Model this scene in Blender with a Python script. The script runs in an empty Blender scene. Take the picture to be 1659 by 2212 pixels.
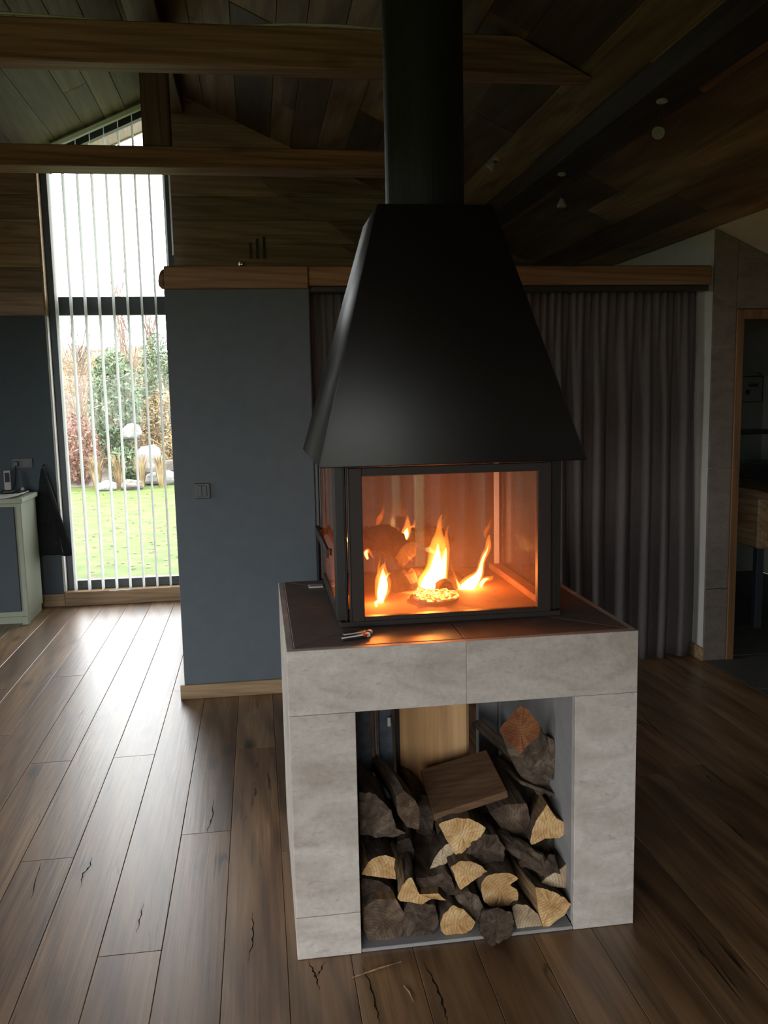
import bpy, bmesh, math, random
from mathutils import Vector, Matrix, noise
random.seed(7)
SC = bpy.context.scene
COL = SC.collection
# ------------------------------------------------------------------ camera
FPX = 1892.74; IMG_W, IMG_H = 1659, 2212
YAW, PIT, ROL = [math.radians(a) for a in (8.08, 7.649, 1.173)]
EYE = Vector((0, 0, 1.6))
FWD = Vector((math.sin(YAW)*math.cos(PIT), math.cos(YAW)*math.cos(PIT), -math.sin(PIT)))
_r = Vector((math.cos(YAW), -math.sin(YAW), 0)); _d = FWD.cross(_r)
RGT = math.cos(ROL)*_r + math.sin(ROL)*_d
DWN = -math.sin(ROL)*_r + math.cos(ROL)*_d
cam = bpy.data.cameras.new('camera'); camo = bpy.data.objects.new('camera', cam); COL.objects.link(camo)
camo.matrix_world = Matrix(((RGT.x, -DWN.x, -FWD.x, EYE.x), (RGT.y, -DWN.y, -FWD.y, EYE.y), (RGT.z, -DWN.z, -FWD.z, EYE.z), (0, 0, 0, 1)))
cam.sensor_fit = 'VERTICAL'; cam.sensor_height = 36; cam.lens = FPX/IMG_H*36; cam.clip_start = .02; cam.clip_end = 400
SC.camera = camo
# ------------------------------------------------------------------ sky, daylight, exposure
SC.view_settings.view_transform = 'Standard'; SC.view_settings.look = 'None'
SC.view_settings.exposure = 0.0; SC.view_settings.gamma = 1; SC.view_settings.use_curve_mapping = False
W = bpy.data.worlds.new('overcast_sky'); SC.world = W; W.use_nodes = True
_bg = W.node_tree.nodes['Background']; _bg.inputs[0].default_value = (.965, .985, 1, 1); _bg.inputs[1].default_value = 12.0
SC.cycles.max_bounces = 8; SC.cycles.diffuse_bounces = 4; SC.cycles.glossy_bounces = 3
SC.cycles.transparent_max_bounces = 16; SC.cycles.transmission_bounces = 4; SC.cycles.volume_bounces = 0
SC.cycles.caustics_reflective = False; SC.cycles.caustics_refractive = False; SC.cycles.sample_clamp_indirect = 4
def portal(name, loc, direction, sx, sy):
    l = bpy.data.lights.new(name, 'AREA'); l.shape = 'RECTANGLE'; l.size = sx; l.size_y = sy; l.cycles.is_portal = True
    o = bpy.data.objects.new(name, l); o.location = loc; o.rotation_euler = Vector(direction).to_track_quat('-Z', 'Y').to_euler(); COL.objects.link(o)
portal('daylight_far_window', (-1.06, 7.22, 1.9), (0, -1, 0), .96, 3.6)
REAR = [(-3.65, -2.0), (-1.85, -.3), (1.27, 1.46)]; YR = -2.2
for x0, x1 in REAR: portal('daylight_rear_window', ((x0+x1)/2, YR-.12, 1.08), (0, 1, 0), x1-x0, 2.06)
LEFTW = [(-1.2, 0), (2.7, 4.2)]; XL = -3.9
for y0, y1 in LEFTW: portal('daylight_left_window', (XL-.12, (y0+y1)/2, 1.25), (1, 0, 0), y1-y0, 2.1)
def lamp(name, loc, power, color, radius=.03):
    l = bpy.data.lights.new(name, 'POINT'); l.energy = power; l.color = color; l.shadow_soft_size = radius
    o = bpy.data.objects.new(name, l); o.location = loc; COL.objects.link(o)
# glow of the burning fire, inside the flames
for p, e in (((.535, 2.80, 1.01), 6.0), ((.35, 2.70, .99), 2.6), ((.70, 2.85, .99), 3.6)):
    lamp('fire_glow', p, e, (1, .21, .03), .012)
# ------------------------------------------------------------------ helpers
def ray(px, py): return (px-829.5)*RGT + (py-1106)*DWN + FPX*FWD
def at(px, py, Y): v = ray(px, py); return EYE + v*(Y/v.y)
def lin(r, g, b): return tuple((c/12.92 if c <= .04045 else ((c+.055)/1.055)**2.4) for c in (r/255, g/255, b/255))
class MB:
    def __init__(s): s.v = []; s.f = []; s.m = []
    def add(s, vs, fs, m=0):
        n = len(s.v); s.v += [tuple(v) for v in vs]; s.f += [tuple(i+n for i in f) for f in fs]; s.m += [m]*len(fs); return s
    def box(s, x0, x1, y0, y1, z0, z1, m=0):
        return s.add([(x0,y0,z0),(x1,y0,z0),(x1,y1,z0),(x0,y1,z0),(x0,y0,z1),(x1,y0,z1),(x1,y1,z1),(x0,y1,z1)],
                     [(0,3,2,1),(4,5,6,7),(0,1,5,4),(1,2,6,5),(2,3,7,6),(3,0,4,7)], m)
    def prism(s, poly, off, m=0):                       # polygon (3-D points) extruded by off
        n = len(poly); off = Vector(off); a = [Vector(p) for p in poly]; b = [p+off for p in a]
        return s.add(a+b, [tuple(range(n))[::-1], tuple(range(n, 2*n))]+[(i, (i+1) % n, n+(i+1) % n, n+i) for i in range(n)], m)
    def lathe(s, prof, c, n=24, m=0):                   # (r, z) profile round a vertical axis
        vs = []; fs = []
        for r, z in prof:
            for k in range(n): a = 2*math.pi*k/n; vs.append((c[0]+r*math.cos(a), c[1]+r*math.sin(a), c[2]+z))
        for j in range(len(prof)-1):
            for k in range(n): fs.append((j*n+k, j*n+(k+1) % n, (j+1)*n+(k+1) % n, (j+1)*n+k))
        fs.append(tuple(range(n))[::-1]); fs.append(tuple((len(prof)-1)*n+k for k in range(n)))
        return s.add(vs, fs, m)
    def tube(s, path, rad, n=8, m=0, jit=0, flat=1):
        path = [Vector(p) for p in path]; vs = []; fs = []
        for i, p in enumerate(path):
            t = (path[min(i+1, len(path)-1)]-path[max(i-1, 0)]).normalized()
            u = t.cross(Vector((0, 1, 0)) if abs(t.y) < .9 else Vector((1, 0, 0))).normalized(); w = t.cross(u)
            r = rad[i] if isinstance(rad, (list, tuple)) else rad
            for k in range(n):
                a = 2*math.pi*k/n; q = 1+jit*noise.noise(Vector((i*.9, math.cos(a)*1.7, math.sin(a)*1.7+p.x*9)))*2
                vs.append(p+u*(r*q*math.cos(a))+w*(r*q*flat*math.sin(a)))
        for i in range(len(path)-1):
            for k in range(n): fs.append((i*n+k, i*n+(k+1) % n, (i+1)*n+(k+1) % n, (i+1)*n+k))
        fs.append(tuple(range(n))[::-1]); fs.append(tuple((len(path)-1)*n+k for k in range(n)))
        return s.add(vs, fs, m)
    def build(s, name, mats, parent=None, bevel=0, smooth=False, recalc=True, seg=1):
        me = bpy.data.meshes.new(name); me.from_pydata(s.v, [], s.f)
        mats = mats if isinstance(mats, (list, tuple)) else [mats]
        for m in mats: me.materials.append(m)
        for p, mi in zip(me.polygons, s.m): p.material_index = mi
        if recalc or bevel:
            bm = bmesh.new(); bm.from_mesh(me)
            if recalc: bmesh.ops.recalc_face_normals(bm, faces=bm.faces)
            if bevel: bmesh.ops.bevel(bm, geom=list(bm.edges), offset=bevel, segments=seg, affect='EDGES', profile=.5, clamp_overlap=True)
            bm.to_mesh(me); bm.free()
        if smooth:
            for p in me.polygons: p.use_smooth = True
        o = bpy.data.objects.new(name, me); COL.objects.link(o)
        if parent: o.parent = parent; o.matrix_parent_inverse = parent.matrix_world.inverted()
        return o
def box(name, b, mat, parent=None, bevel=.002): return MB().box(*b).build(name, mat, parent, bevel)
def tag(o, label=None, cat=None, group=None, kind=None):
    for k, v in (('label', label), ('category', cat), ('group', group), ('kind', kind)):
        if v: o[k] = v
    return o
def thing(name, loc, label, cat, group=None):
    o = bpy.data.objects.new(name, None); o.empty_display_size = .1; o.location = loc; COL.objects.link(o)
    o.matrix_world = Matrix.Translation(loc)
    return tag(o, label, cat, group)
def struct(o): o['kind'] = 'structure'; return o
def copy_tree(o, parent=None):
    c = o.copy(); COL.objects.link(c)
    if parent: c.parent = parent
    for ch in list(o.children): copy_tree(ch, c)
    return c
# ------------------------------------------------------------------ materials
class NT:
    def __init__(s, name):
        s.mat = bpy.data.materials.new(name); s.mat.use_nodes = True; s.t = s.mat.node_tree
        s.p = s.t.nodes['Principled BSDF']; s.out = s.t.nodes['Material Output']
    def n(s, typ, **kw):
        nd = s.t.nodes.new(typ)
        for k, v in kw.items():
            if k.startswith('i_'): nd.inputs[k[2:].replace('_', ' ')].default_value = v
            else: setattr(nd, k, v)
        return nd
    def l(s, a, b): s.t.links.new(a, b)
    def ramp(s, src, stops):
        r = s.n('ShaderNodeValToRGB'); e = r.color_ramp.elements
        while len(e) < len(stops): e.new(.5)
        for el, (p, c) in zip(e, stops): el.position = p; el.color = (*c, 1) if len(c) == 3 else c
        s.l(src, r.inputs[0]); return r.outputs[0]
    def mix(s, fac, a, b, mode='MIX'):
        m = s.n('ShaderNodeMix', data_type='RGBA', blend_type=mode)
        for sock, v in ((m.inputs[0], fac), (m.inputs[6], a), (m.inputs[7], b)):
            if hasattr(v, 'is_output'): s.l(v, sock)
            else: sock.default_value = v if not isinstance(v, tuple) else (*v[:3], 1)
        return m.outputs[2]
    def coord(s, scale, jitter=True, rot=(0, 0, 0)):
        tc = s.n('ShaderNodeTexCoord'); mp = s.n('ShaderNodeMapping'); mp.inputs['Scale'].default_value = scale; mp.inputs['Rotation'].default_value = rot
        if jitter:
            oi = s.n('ShaderNodeObjectInfo'); ml = s.n('ShaderNodeVectorMath', operation='MULTIPLY_ADD')
            cb = s.n('ShaderNodeCombineXYZ')
            for k in range(3): s.l(oi.outputs['Random'], cb.inputs[k])
            ml.inputs[1].default_value = (17, 31, 23); s.l(cb.outputs[0], ml.inputs[0]); s.l(tc.outputs['Object'], ml.inputs[2])
            s.l(ml.outputs[0], mp.inputs[0])
        else: s.l(tc.outputs['Object'], mp.inputs[0])
        return mp.outputs[0]
    def noise(s, vec, scale, detail=4, rough=.55, dist=0):
        nd = s.n('ShaderNodeTexNoise'); nd.inputs['Scale'].default_value = scale; nd.inputs['Detail'].default_value = detail
        nd.inputs['Roughness'].default_value = rough; nd.inputs['Distortion'].default_value = dist; s.l(vec, nd.inputs['Vector']); return nd.outputs[0]
    def bump(s, h, strength=.2, dist=.01):
        b = s.n('ShaderNodeBump'); b.inputs['Strength'].default_value = strength; b.inputs['Distance'].default_value = dist
        s.l(h, b.inputs['Height']); s.l(b.outputs[0], s.p.inputs['Normal'])
    def fin(s, color=None, rough=.5, metal=0, spec=.5):
        if color is not None:
            if hasattr(color, 'is_output'): s.l(color, s.p.inputs['Base Color'])
            else: s.p.inputs['Base Color'].default_value = (*color, 1)
        if hasattr(rough, 'is_output'): s.l(rough, s.p.inputs['Roughness'])
        else: s.p.inputs['Roughness'].default_value = rough
        s.p.inputs['Metallic'].default_value = metal; s.p.inputs['Specular IOR Level'].default_value = spec
        return s.mat
def plain(name, c, rough=.5, metal=0, spec=.5, mottling=.12, scale=9):
    t = NT(name); v = t.coord((1, 1, 1)); k = t.noise(v, scale, 5)
    f = t.ramp(k, [(.3, (1-mottling,)*3), (.7, (1+mottling*.5,)*3)])
    return t.fin(t.mix(1.0, tuple(c), f, 'MULTIPLY'), rough, metal, spec)
def wood(name, stops, axis='Y', rough=.5, across=7, along=.45, var=.3, knots=.5, cracks=0, spec=.5, grain=.25, bump=.15, tint=None):
    t = NT(name)
    def sc(a, b): return {'X': (b, a, a), 'Y': (a, b, a), 'Z': (a, a, b)}[axis]
    v = t.coord(sc(across, along)); base = t.noise(v, 1, 5, .55, 1.2)
    n = len(stops); col = t.ramp(base, [(.28+.44*i/(n-1), c) for i, c in enumerate(stops)])
    v2 = t.coord(sc(70, 1.6)); g = t.noise(v2, 1, 4, .6, .4)
    col = t.mix(1.0, col, t.ramp(g, [(.3, (1-grain,)*3), (.7, (1+grain*.4,)*3)]), 'MULTIPLY')
    # flowing cathedral lines
    wv = t.n('ShaderNodeTexWave', wave_type='BANDS', bands_direction='DIAGONAL'); wv.inputs['Scale'].default_value = 1.6; wv.inputs['Distortion'].default_value = 7
    wv.inputs['Detail'].default_value = 2; wv.inputs['Detail Scale'].default_value = .6; t.l(t.coord(sc(across*.8, along*.9)), wv.inputs['Vector'])
    col = t.mix(1.0, col, t.ramp(wv.outputs['Fac'], [(0, (1-grain*.8,)*3), (.45, (1, 1, 1))]), 'MULTIPLY')
    if knots:
        vo = t.n('ShaderNodeTexVoronoi'); vo.inputs['Scale'].default_value = 1; t.l(t.coord(sc(4.2, 1.5)), vo.inputs['Vector'])
        kk = t.ramp(vo.outputs['Distance'], [(.03, (1-knots,)*3), (.16, (1, 1, 1))]); col = t.mix(1.0, col, kk, 'MULTIPLY')
    if cracks:
        cv = t.coord(sc(16, .8)); cn = t.noise(cv, 1, 3, .5, .9)
        line = t.ramp(cn, [(.482, (0, 0, 0)), (.496, (1, 1, 1)), (.504, (1, 1, 1)), (.518, (0, 0, 0))])
        mk = t.ramp(t.noise(t.coord(sc(5, 1.6)), 1, 2), [(.56, (0, 0, 0)), (.63, (1, 1, 1))])
        both = t.mix(1.0, line, mk, 'MULTIPLY'); col = t.mix(both, col, tuple(c*.12 for c in stops[0]))
    oi = t.n('ShaderNodeObjectInfo'); vr = t.ramp(oi.outputs['Random'], [(0, (1-var,)*3), (.5, (1, .98, .95)), (1, (1+var*.6, 1+var*.55, 1+var*.45))])
    col = t.mix(1.0, col, vr, 'MULTIPLY')
    t.bump(g, bump, .002)
    return t.fin(col, rough, 0, spec)
M = {}
M['floor'] = wood('oak_floor', [(.12, .058, .025), (.195, .106, .049), (.25, .146, .072), (.33, .208, .115)], 'Y', .38, 4, .55, .25, .7, 1, .85, .36, .25)
M['ceil'] = wood('reclaimed_board', [(.08, .048, .028), (.16, .106, .062), (.25, .175, .105)], 'Y', .6, 6, .5, .6, .4, 0, .3, .3)
M['cladX'] = wood('wall_cladding', [(.27, .185, .16), (.38, .27, .23), (.47, .34, .29)], 'X', .6, 6, .5, .3, .4, 0, .3, .3)
M['beam'] = wood('old_beam', [(.19, .105, .075), (.33, .195, .14), (.42, .26, .19)], 'X', .55, 9, .5, .15, .5, 0, .3, .35)
M['beamY'] = wood('old_beam_long', [(.05, .03, .018), (.085, .05, .03), (.12, .072, .042)], 'Y', .55, 9, .5, .15, .4, 0, .3, .35)
M['beamZ'] = wood('old_post', [(.10, .068, .06), (.16, .11, .10), (.21, .15, .13)], 'Z', .55, 9, .5, .15, .4, 0, .3, .35)
M['beamdark'] = wood('dark_purlin', [(.022, .015, .010), (.036, .024, .016), (.05, .034, .022)], 'Y', .6, 9, .5, .1, .4, 0, .3, .35)
M['pineX'] = wood('pine_header', [(.17, .09, .038), (.29, .165, .075), (.37, .225, .11)], 'X', .5, 11, .6, .12, .55, 0, .4, .3)
M['pineZ'] = wood('pine_post', [(.5, .27, .11), (.66, .385, .175), (.72, .46, .24)], 'Z', .55, 4.5, .3, .05, .5, 0, .3, .18)
M['base'] = wood('baseboard_oak', [(.2, .125, .06), (.32, .21, .11), (.4, .28, .16)], 'X', .5, 12, .7, .1, .5, 0, .4, .25)
M['sawn'] = wood('sawn_offcut', [(.12, .064, .033), (.165, .092, .05), (.21, .12, .066)], 'X', .65, 14, 1.2, .05, .2, 0, .3, .25)
M['vanity'] = wood('vanity_timber', [(.2, .12, .06), (.34, .22, .12), (.42, .3, .18)], 'Y', .6, 9, .8, .1, .5, 1, .3, .3)
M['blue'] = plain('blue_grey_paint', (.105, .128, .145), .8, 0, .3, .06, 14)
M['bluelite'] = plain('blue_paint_far', (.07, .09, .105), .8, 0, .3, .06, 14)  # far wall paint, also standing for shade on the cabinet doors
M['white'] = plain('white_plaster', (.55, .54, .5), .85, 0, .3, .05, 12)
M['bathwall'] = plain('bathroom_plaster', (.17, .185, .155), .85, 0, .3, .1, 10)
M['grey'] = plain('grey_render', (.3, .3, .3), .85, 0, .3, .12, 16)
def stone(name, a, b, c, rough=.5):
    t = NT(name); v = t.coord((1, 1, 2.2)); n1 = t.noise(v, 5, 7, .6, .8); n2 = t.noise(t.coord((1, 1, 1)), 60, 4, .7)
    col = t.ramp(n1, [(.28, a), (.5, b), (.72, c)])
    col = t.mix(1.0, col, t.ramp(n2, [(.3, (.86,)*3), (.6, (1.03,)*3)]), 'MULTIPLY')
    n3 = t.noise(t.coord((1, 1, 3)), 14, 3, .5, 2); col = t.mix(t.ramp(n3, [(.62, (0,)*3), (.72, (.45,)*3)]), col, tuple(x*.72 for x in a))
    oi = t.n('ShaderNodeObjectInfo'); col = t.mix(1.0, col, t.ramp(oi.outputs['Random'], [(0, (.92, .91, .9)), (1, (1.05, 1.05, 1.05))]), 'MULTIPLY')
    t.bump(n2, .12, .002); return t.fin(col, rough, 0, .4)
M['stone'] = stone('limestone_cladding', (.41, .36, .315), (.54, .492, .448), (.645, .607, .568))
M['stonetop'] = stone('smoke_brown_slab', (.12, .092, .075), (.165, .13, .107), (.2, .16, .135), .45)
M['stonew'] = stone('wall_stone', (.13, .11, .09), (.18, .155, .13), (.22, .19, .16), .6)
M['slate'] = stone('slate_floor', (.06, .065, .06), (.085, .09, .085), (.11, .115, .105), .5)
M['black'] = plain('black_steel', (.0075, .0058, .005), .44, 0, .5, .05, 30)
M['frame'] = plain('charcoal_steel', (.03, .021, .018), .5, 0, .32, .05, 30)
M['pipe'] = plain('matt_black_pipe', (.008, .009, .008), .6, 0, .35, .05, 20)
M['dark'] = plain('dark_aluminium', (.03, .036, .042), .45, 0, .5, .05, 20)
M['chrome'] = plain('chrome', (.7, .7, .72), .15, 1, .5, .02)
def fabric():
    t = NT('white_blind_fabric'); t.p.inputs['Base Color'].default_value = (.75, .76, .74, 1); t.p.inputs['Roughness'].default_value = .9
    tl = t.n('ShaderNodeBsdfTranslucent'); tl.inputs[0].default_value = (.93, .95, .93, 1); mx = t.n('ShaderNodeMixShader'); mx.inputs[0].default_value = .5
    t.l(t.p.outputs[0], mx.inputs[1]); t.l(tl.outputs[0], mx.inputs[2]); t.l(mx.outputs[0], t.out.inputs['Surface']); return t.mat
M['slat'] = fabric()
M['edge'] = plain('painted_chrome_glint', (.75, .75, .76), .35, 0, .6, .02)  # pale non-metal colour standing in for the glint of chrome
M['cabinet'] = plain('sage_paint', (.3, .335, .25), .5, 0, .4, .05)
M['paper'] = plain('white_paper', (.7, .7, .68), .8, 0, .2, .04)
M['phone'] = plain('phone_plastic', (.03, .03, .03), .35)
M['silver'] = plain('silver_plastic', (.4, .4, .4), .35)
M['cloth'] = plain('dark_cloth', (.022, .024, .026), .95, 0, .1, .3, 40)
M['socket'] = plain('grey_plastic', (.035, .037, .04), .45, 0, .5, .03)
M['cable'] = plain('white_cable', (.6, .6, .55), .6)
M['rustred'] = plain('red_plastic', (.5, .03, .03), .4)
def curtain_mat():
    t = NT('linen_curtain'); n = t.noise(t.coord((160, 160, 20)), 1, 3)
    c = t.mix(1.0, (.135, .12, .117), t.ramp(n, [(.3, (.82,)*3), (.7, (1.06,)*3)]), 'MULTIPLY')
    return t.fin(c, .9, 0, .15)
M['curtain'] = curtain_mat()
def bark(name, a, b, c, lich=.3):
    t = NT(name); v = t.coord((9, 3, 9)); n = t.noise(v, 3, 8, .7, .6); col = t.ramp(n, [(.3, a), (.5, b), (.68, c)])
    n2 = t.noise(t.coord((1, 1, 1)), 22, 5, .7); col = t.mix(t.ramp(n2, [(.6, (0,)*3), (.72, (lich,)*3)]), col, (.3, .26, .2))
    t.bump(n, .9, .02); return t.fin(col, .9, 0, .2)
M['bark'] = bark('dark_bark', (.035, .023, .016), (.09, .063, .045), (.19, .14, .1), .35)
M['barkg'] = bark('grey_bark', (.065, .046, .033), (.15, .11, .08), (.29, .225, .165), .6)
def endgrain(name, a, b, c):
    t = NT(name); tc = t.n('ShaderNodeTexCoord'); sx = t.n('ShaderNodeSeparateXYZ'); t.l(tc.outputs['Object'], sx.inputs[0])
    n = t.noise(t.coord((1, .2, 1)), 26, 6, .65, .3); col = t.ramp(n, [(.3, a), (.5, b), (.7, c)])
    w = t.n('ShaderNodeTexWave', wave_type='RINGS', rings_direction='Y'); w.inputs['Scale'].default_value = 34; w.inputs['Distortion'].default_value = 2.2; w.inputs['Detail'].default_value = 3
    t.l(t.coord((1, 1, 1), False), w.inputs['Vector']); col = t.mix(1.0, col, t.ramp(w.outputs['Fac'], [(0, (.8, .76, .7)), (.5, (1, 1, 1))]), 'MULTIPLY')
    n2 = t.noise(t.coord((1, 1, 1)), 9, 3); col = t.mix(1.0, col, t.ramp(n2, [(.35, (.72, .66, .6)), (.6, (1, 1, 1))]), 'MULTIPLY')
    t.bump(n, .5, .006); return t.fin(col, .85, 0, .2)
M['end'] = endgrain('fresh_end_grain', (.46, .26, .105), (.66, .43, .2), (.76, .56, .31))
M['endp'] = endgrain('pale_end_grain', (.45, .35, .23), (.58, .46, .31), (.66, .55, .4))
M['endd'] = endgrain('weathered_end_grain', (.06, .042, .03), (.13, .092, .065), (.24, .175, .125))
M['endr'] = endgrain('reddish_end_grain', (.16, .06, .026), (.26, .105, .045), (.34, .16, .075))
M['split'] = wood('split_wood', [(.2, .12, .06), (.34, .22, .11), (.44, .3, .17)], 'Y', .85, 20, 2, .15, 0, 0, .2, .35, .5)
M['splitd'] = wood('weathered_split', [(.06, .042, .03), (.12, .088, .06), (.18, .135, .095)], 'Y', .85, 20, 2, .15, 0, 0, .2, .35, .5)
M['char'] = bark('charred_wood', (.006, .004, .003), (.02, .012, .008), (.05, .03, .018), .05)
M['clay'] = plain('fireclay', (.24, .11, .06), .8, 0, .3, .3, 12)
M['news'] = plain('old_newsprint', (.27, .29, .31), .85, 0, .2, .3, 30)
M['newsd'] = plain('dark_print', (.13, .15, .18), .6, 0, .3, .4, 30)
def glass_mat(name, soot=0, tint=(1, 1, 1), haze_c=(.8, .6, .45), rough=0.0, kr=.85):
    t = NT(name); t.t.nodes.remove(t.p)
    tr = t.n('ShaderNodeBsdfTransparent'); tr.inputs[0].default_value = (*tint, 1)
    gl = t.n('ShaderNodeBsdfGlossy'); gl.inputs['Roughness'].default_value = rough; gl.inputs[0].default_value = (kr, kr, kr, 1)
    fr = t.n('ShaderNodeFresnel'); gm_ = t.n('ShaderNodeNewGeometry'); mr = t.n('ShaderNodeMapRange')
    mr.inputs['To Min'].default_value = 1.45; mr.inputs['To Max'].default_value = 1/1.45; t.l(gm_.outputs['Backfacing'], mr.inputs[0]); t.l(mr.outputs[0], fr.inputs['IOR'])
    m = t.n('ShaderNodeMixShader'); t.l(fr.outputs[0], m.inputs[0]); t.l(tr.outputs[0], m.inputs[1]); t.l(gl.outputs[0], m.inputs[2]); res = m
    if soot:
        tl = t.n('ShaderNodeBsdfTranslucent'); tl.inputs[0].default_value = (*haze_c, 1); df = t.n('ShaderNodeBsdfDiffuse'); df.inputs[0].default_value = (*haze_c, 1)
        a = t.n('ShaderNodeMixShader'); a.inputs[0].default_value = .12; t.l(tl.outputs[0], a.inputs[1]); t.l(df.outputs[0], a.inputs[2])
        n = t.noise(t.coord((1, 1, .6)), 5, 4); r = t.ramp(n, [(.3, (soot*.6,)*3), (.75, (soot*1.3,)*3)])
        b = t.n('ShaderNodeMixShader'); t.l(r, b.inputs[0]); t.l(m.outputs[0], b.inputs[1]); t.l(a.outputs[0], b.inputs[2]); res = b
    t.l(res.outputs[0], t.out.inputs['Surface']); return t.mat
M['glass'] = glass_mat('window_glass', kr=.2)
M['fireglass'] = glass_mat('sooty_haze_fire_glass', .075)  # smoky film that also stands in for the bloom haze round the fire
M['backglass'] = glass_mat('sooty_haze_back_glass', .15)  # thicker film, part smoke on the glass, part painted fire haze
def flame_mat(name, c, s):
    t = NT(name); t.t.nodes.remove(t.p); e = t.n('ShaderNodeEmission'); e.inputs[0].default_value = (*c, 1); e.inputs[1].default_value = s
    t.l(e.outputs[0], t.out.inputs['Volume']); return t.mat
M['flame'] = flame_mat('flame_outer', (1, .24, .025), 60)
M['flamefaint'] = flame_mat('flame_faint', (1, .18, .015), 26)
M['core'] = flame_mat('flame_core', (1, .6, .18), 420)
def ember_mat():
    t = NT('glowing_embers'); t.t.nodes.remove(t.p); n = t.noise(t.coord((1, 1, 1)), 120, 3); e = t.n('ShaderNodeEmission')
    t.l(t.ramp(n, [(.4, (.5, .06, .005)), (.55, (1, .45, .08)), (.65, (1, .8, .3))]), e.inputs[0]); e.inputs[1].default_value = 3.5
    t.l(e.outputs[0], t.out.inputs['Surface']); return t.mat
M['ember'] = ember_mat()
def leafy(name, a, b, c):
    t = NT(name); n = t.noise(t.coord((1, 1, 1)), 3, 4); return t.fin(t.ramp(n, [(.3, a), (.5, b), (.7, c)]), .8, 0, .2)
M['lawn'] = leafy('lawn_grass', (.036, .06, .010), (.055, .08, .015), (.09, .1, .034))
M['conifer'] = leafy('conifer_green', (.05, .075, .04), (.105, .145, .085), (.2, .23, .16))
M['twig'] = leafy('bare_twig', (.10, .075, .055), (.15, .11, .085), (.2, .16, .12))
M['straw'] = leafy('dry_grass', (.11, .07, .035), (.23, .165, .09), (.34, .28, .17))
M['redleaf'] = leafy('russet_leaf', (.11, .05, .04), (.18, .095, .075), (.28, .19, .15))
M['bank'] = leafy('leaf_litter_bank', (.055, .044, .038), (.11, .088, .074), (.19, .165, .145))
M['rock'] = stone('garden_rock', (.05, .04, .036), (.09, .08, .07), (.15, .14, .13), .8)
M['rockp'] = stone('pale_rock', (.13, .125, .12), (.19, .185, .18), (.27, .265, .26), .8)
M['soffit'] = wood('larch_soffit', [(.2, .12, .05), (.27, .17, .08), (.33, .22, .11)], 'Y', .6, 8, .5, .1, .3)
M['basin'] = glass_mat('basin_glass', .12, (.75, .85, .85), (.3, .35, .36))
M['signw'] = plain('sign_board', (.16, .165, .14), .7)
M['ink'] = plain('sign_ink', (.02, .022, .02), .7)
M['led'] = plain('lamp_lens', (.3, .3, .28), .2)
# ------------------------------------------------------------------ room shell
RX, RZ, SL = -.54, 3.875, .45; XW = 2.56; XR = 4.3; YF = 7.04
def roof(x): return RZ-SL*abs(x-RX)
sub = struct(MB().box(XL, XR, YR, 7.36, -.12, -.016).build('floor', M['grey']))
joints = {-2: [5.181], -1: [3.915], -.5: []}
PW = .1815; k0 = math.floor((XL+.70)/PW)
fixed = {-3: [4.284], -2: [5.181], -1: [3.041], 0: [3.914, 2.446-0.0], 1: [4.785], 2: [3.134], 3: [], 4: []}
fixed = {-4: [4.284], -3: [5.181], -2: [3.915], -1: [3.041, 5.9], 0: [3.913, 1.2], 1: [2.446, 4.785], 2: [3.134, 5.3], 3: [1.7, 3.9]}
k = k0
while True:
    x0 = -.70+PW*k; x1 = x0+PW
    if x0 >= 2.57: break
    xa, xb = max(x0, XL), min(x1, 2.57)
    # joint list
    js = fixed.get(k)
    if js is None:
        js = []; y = YR+random.uniform(.5, 2.2)
        while y < YF-.4: js.append(y); y += random.uniform(1.5, 2.4)
    ys = [YR]+sorted(js)+[YF]
    if k in fixed:
        ys = sorted(set(ys+[.3+random.uniform(-.3, .3)]))
    for a, b in zip(ys[:-1], ys[1:]):
        if b-a < .05 or xb-xa < .01: continue
        cx, cy = (xa+xb)/2, (a+b)/2
        o = MB().box(xa+.0006-cx, xb-.0006-cx, a+.0006-cy, b-.0006-cy, -.016, 0).build('floor_plank', M['floor'], bevel=.0014)
        o.location = (cx, cy, 0); o.parent = sub
    k += 1
for i in range(3):
    for j in range(16):
        xa, ya = 2.572+i*.58, YR+j*.58; xb, yb = min(xa+.576, XR), min(ya+.576, YF)
        if xb-xa < .05 or yb-ya < .05: continue
        box('floor_tile', (xa+.002, xb, ya+.002, yb, -.016, random.uniform(-.001, 0)), M['slate'], sub, .003)
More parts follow.
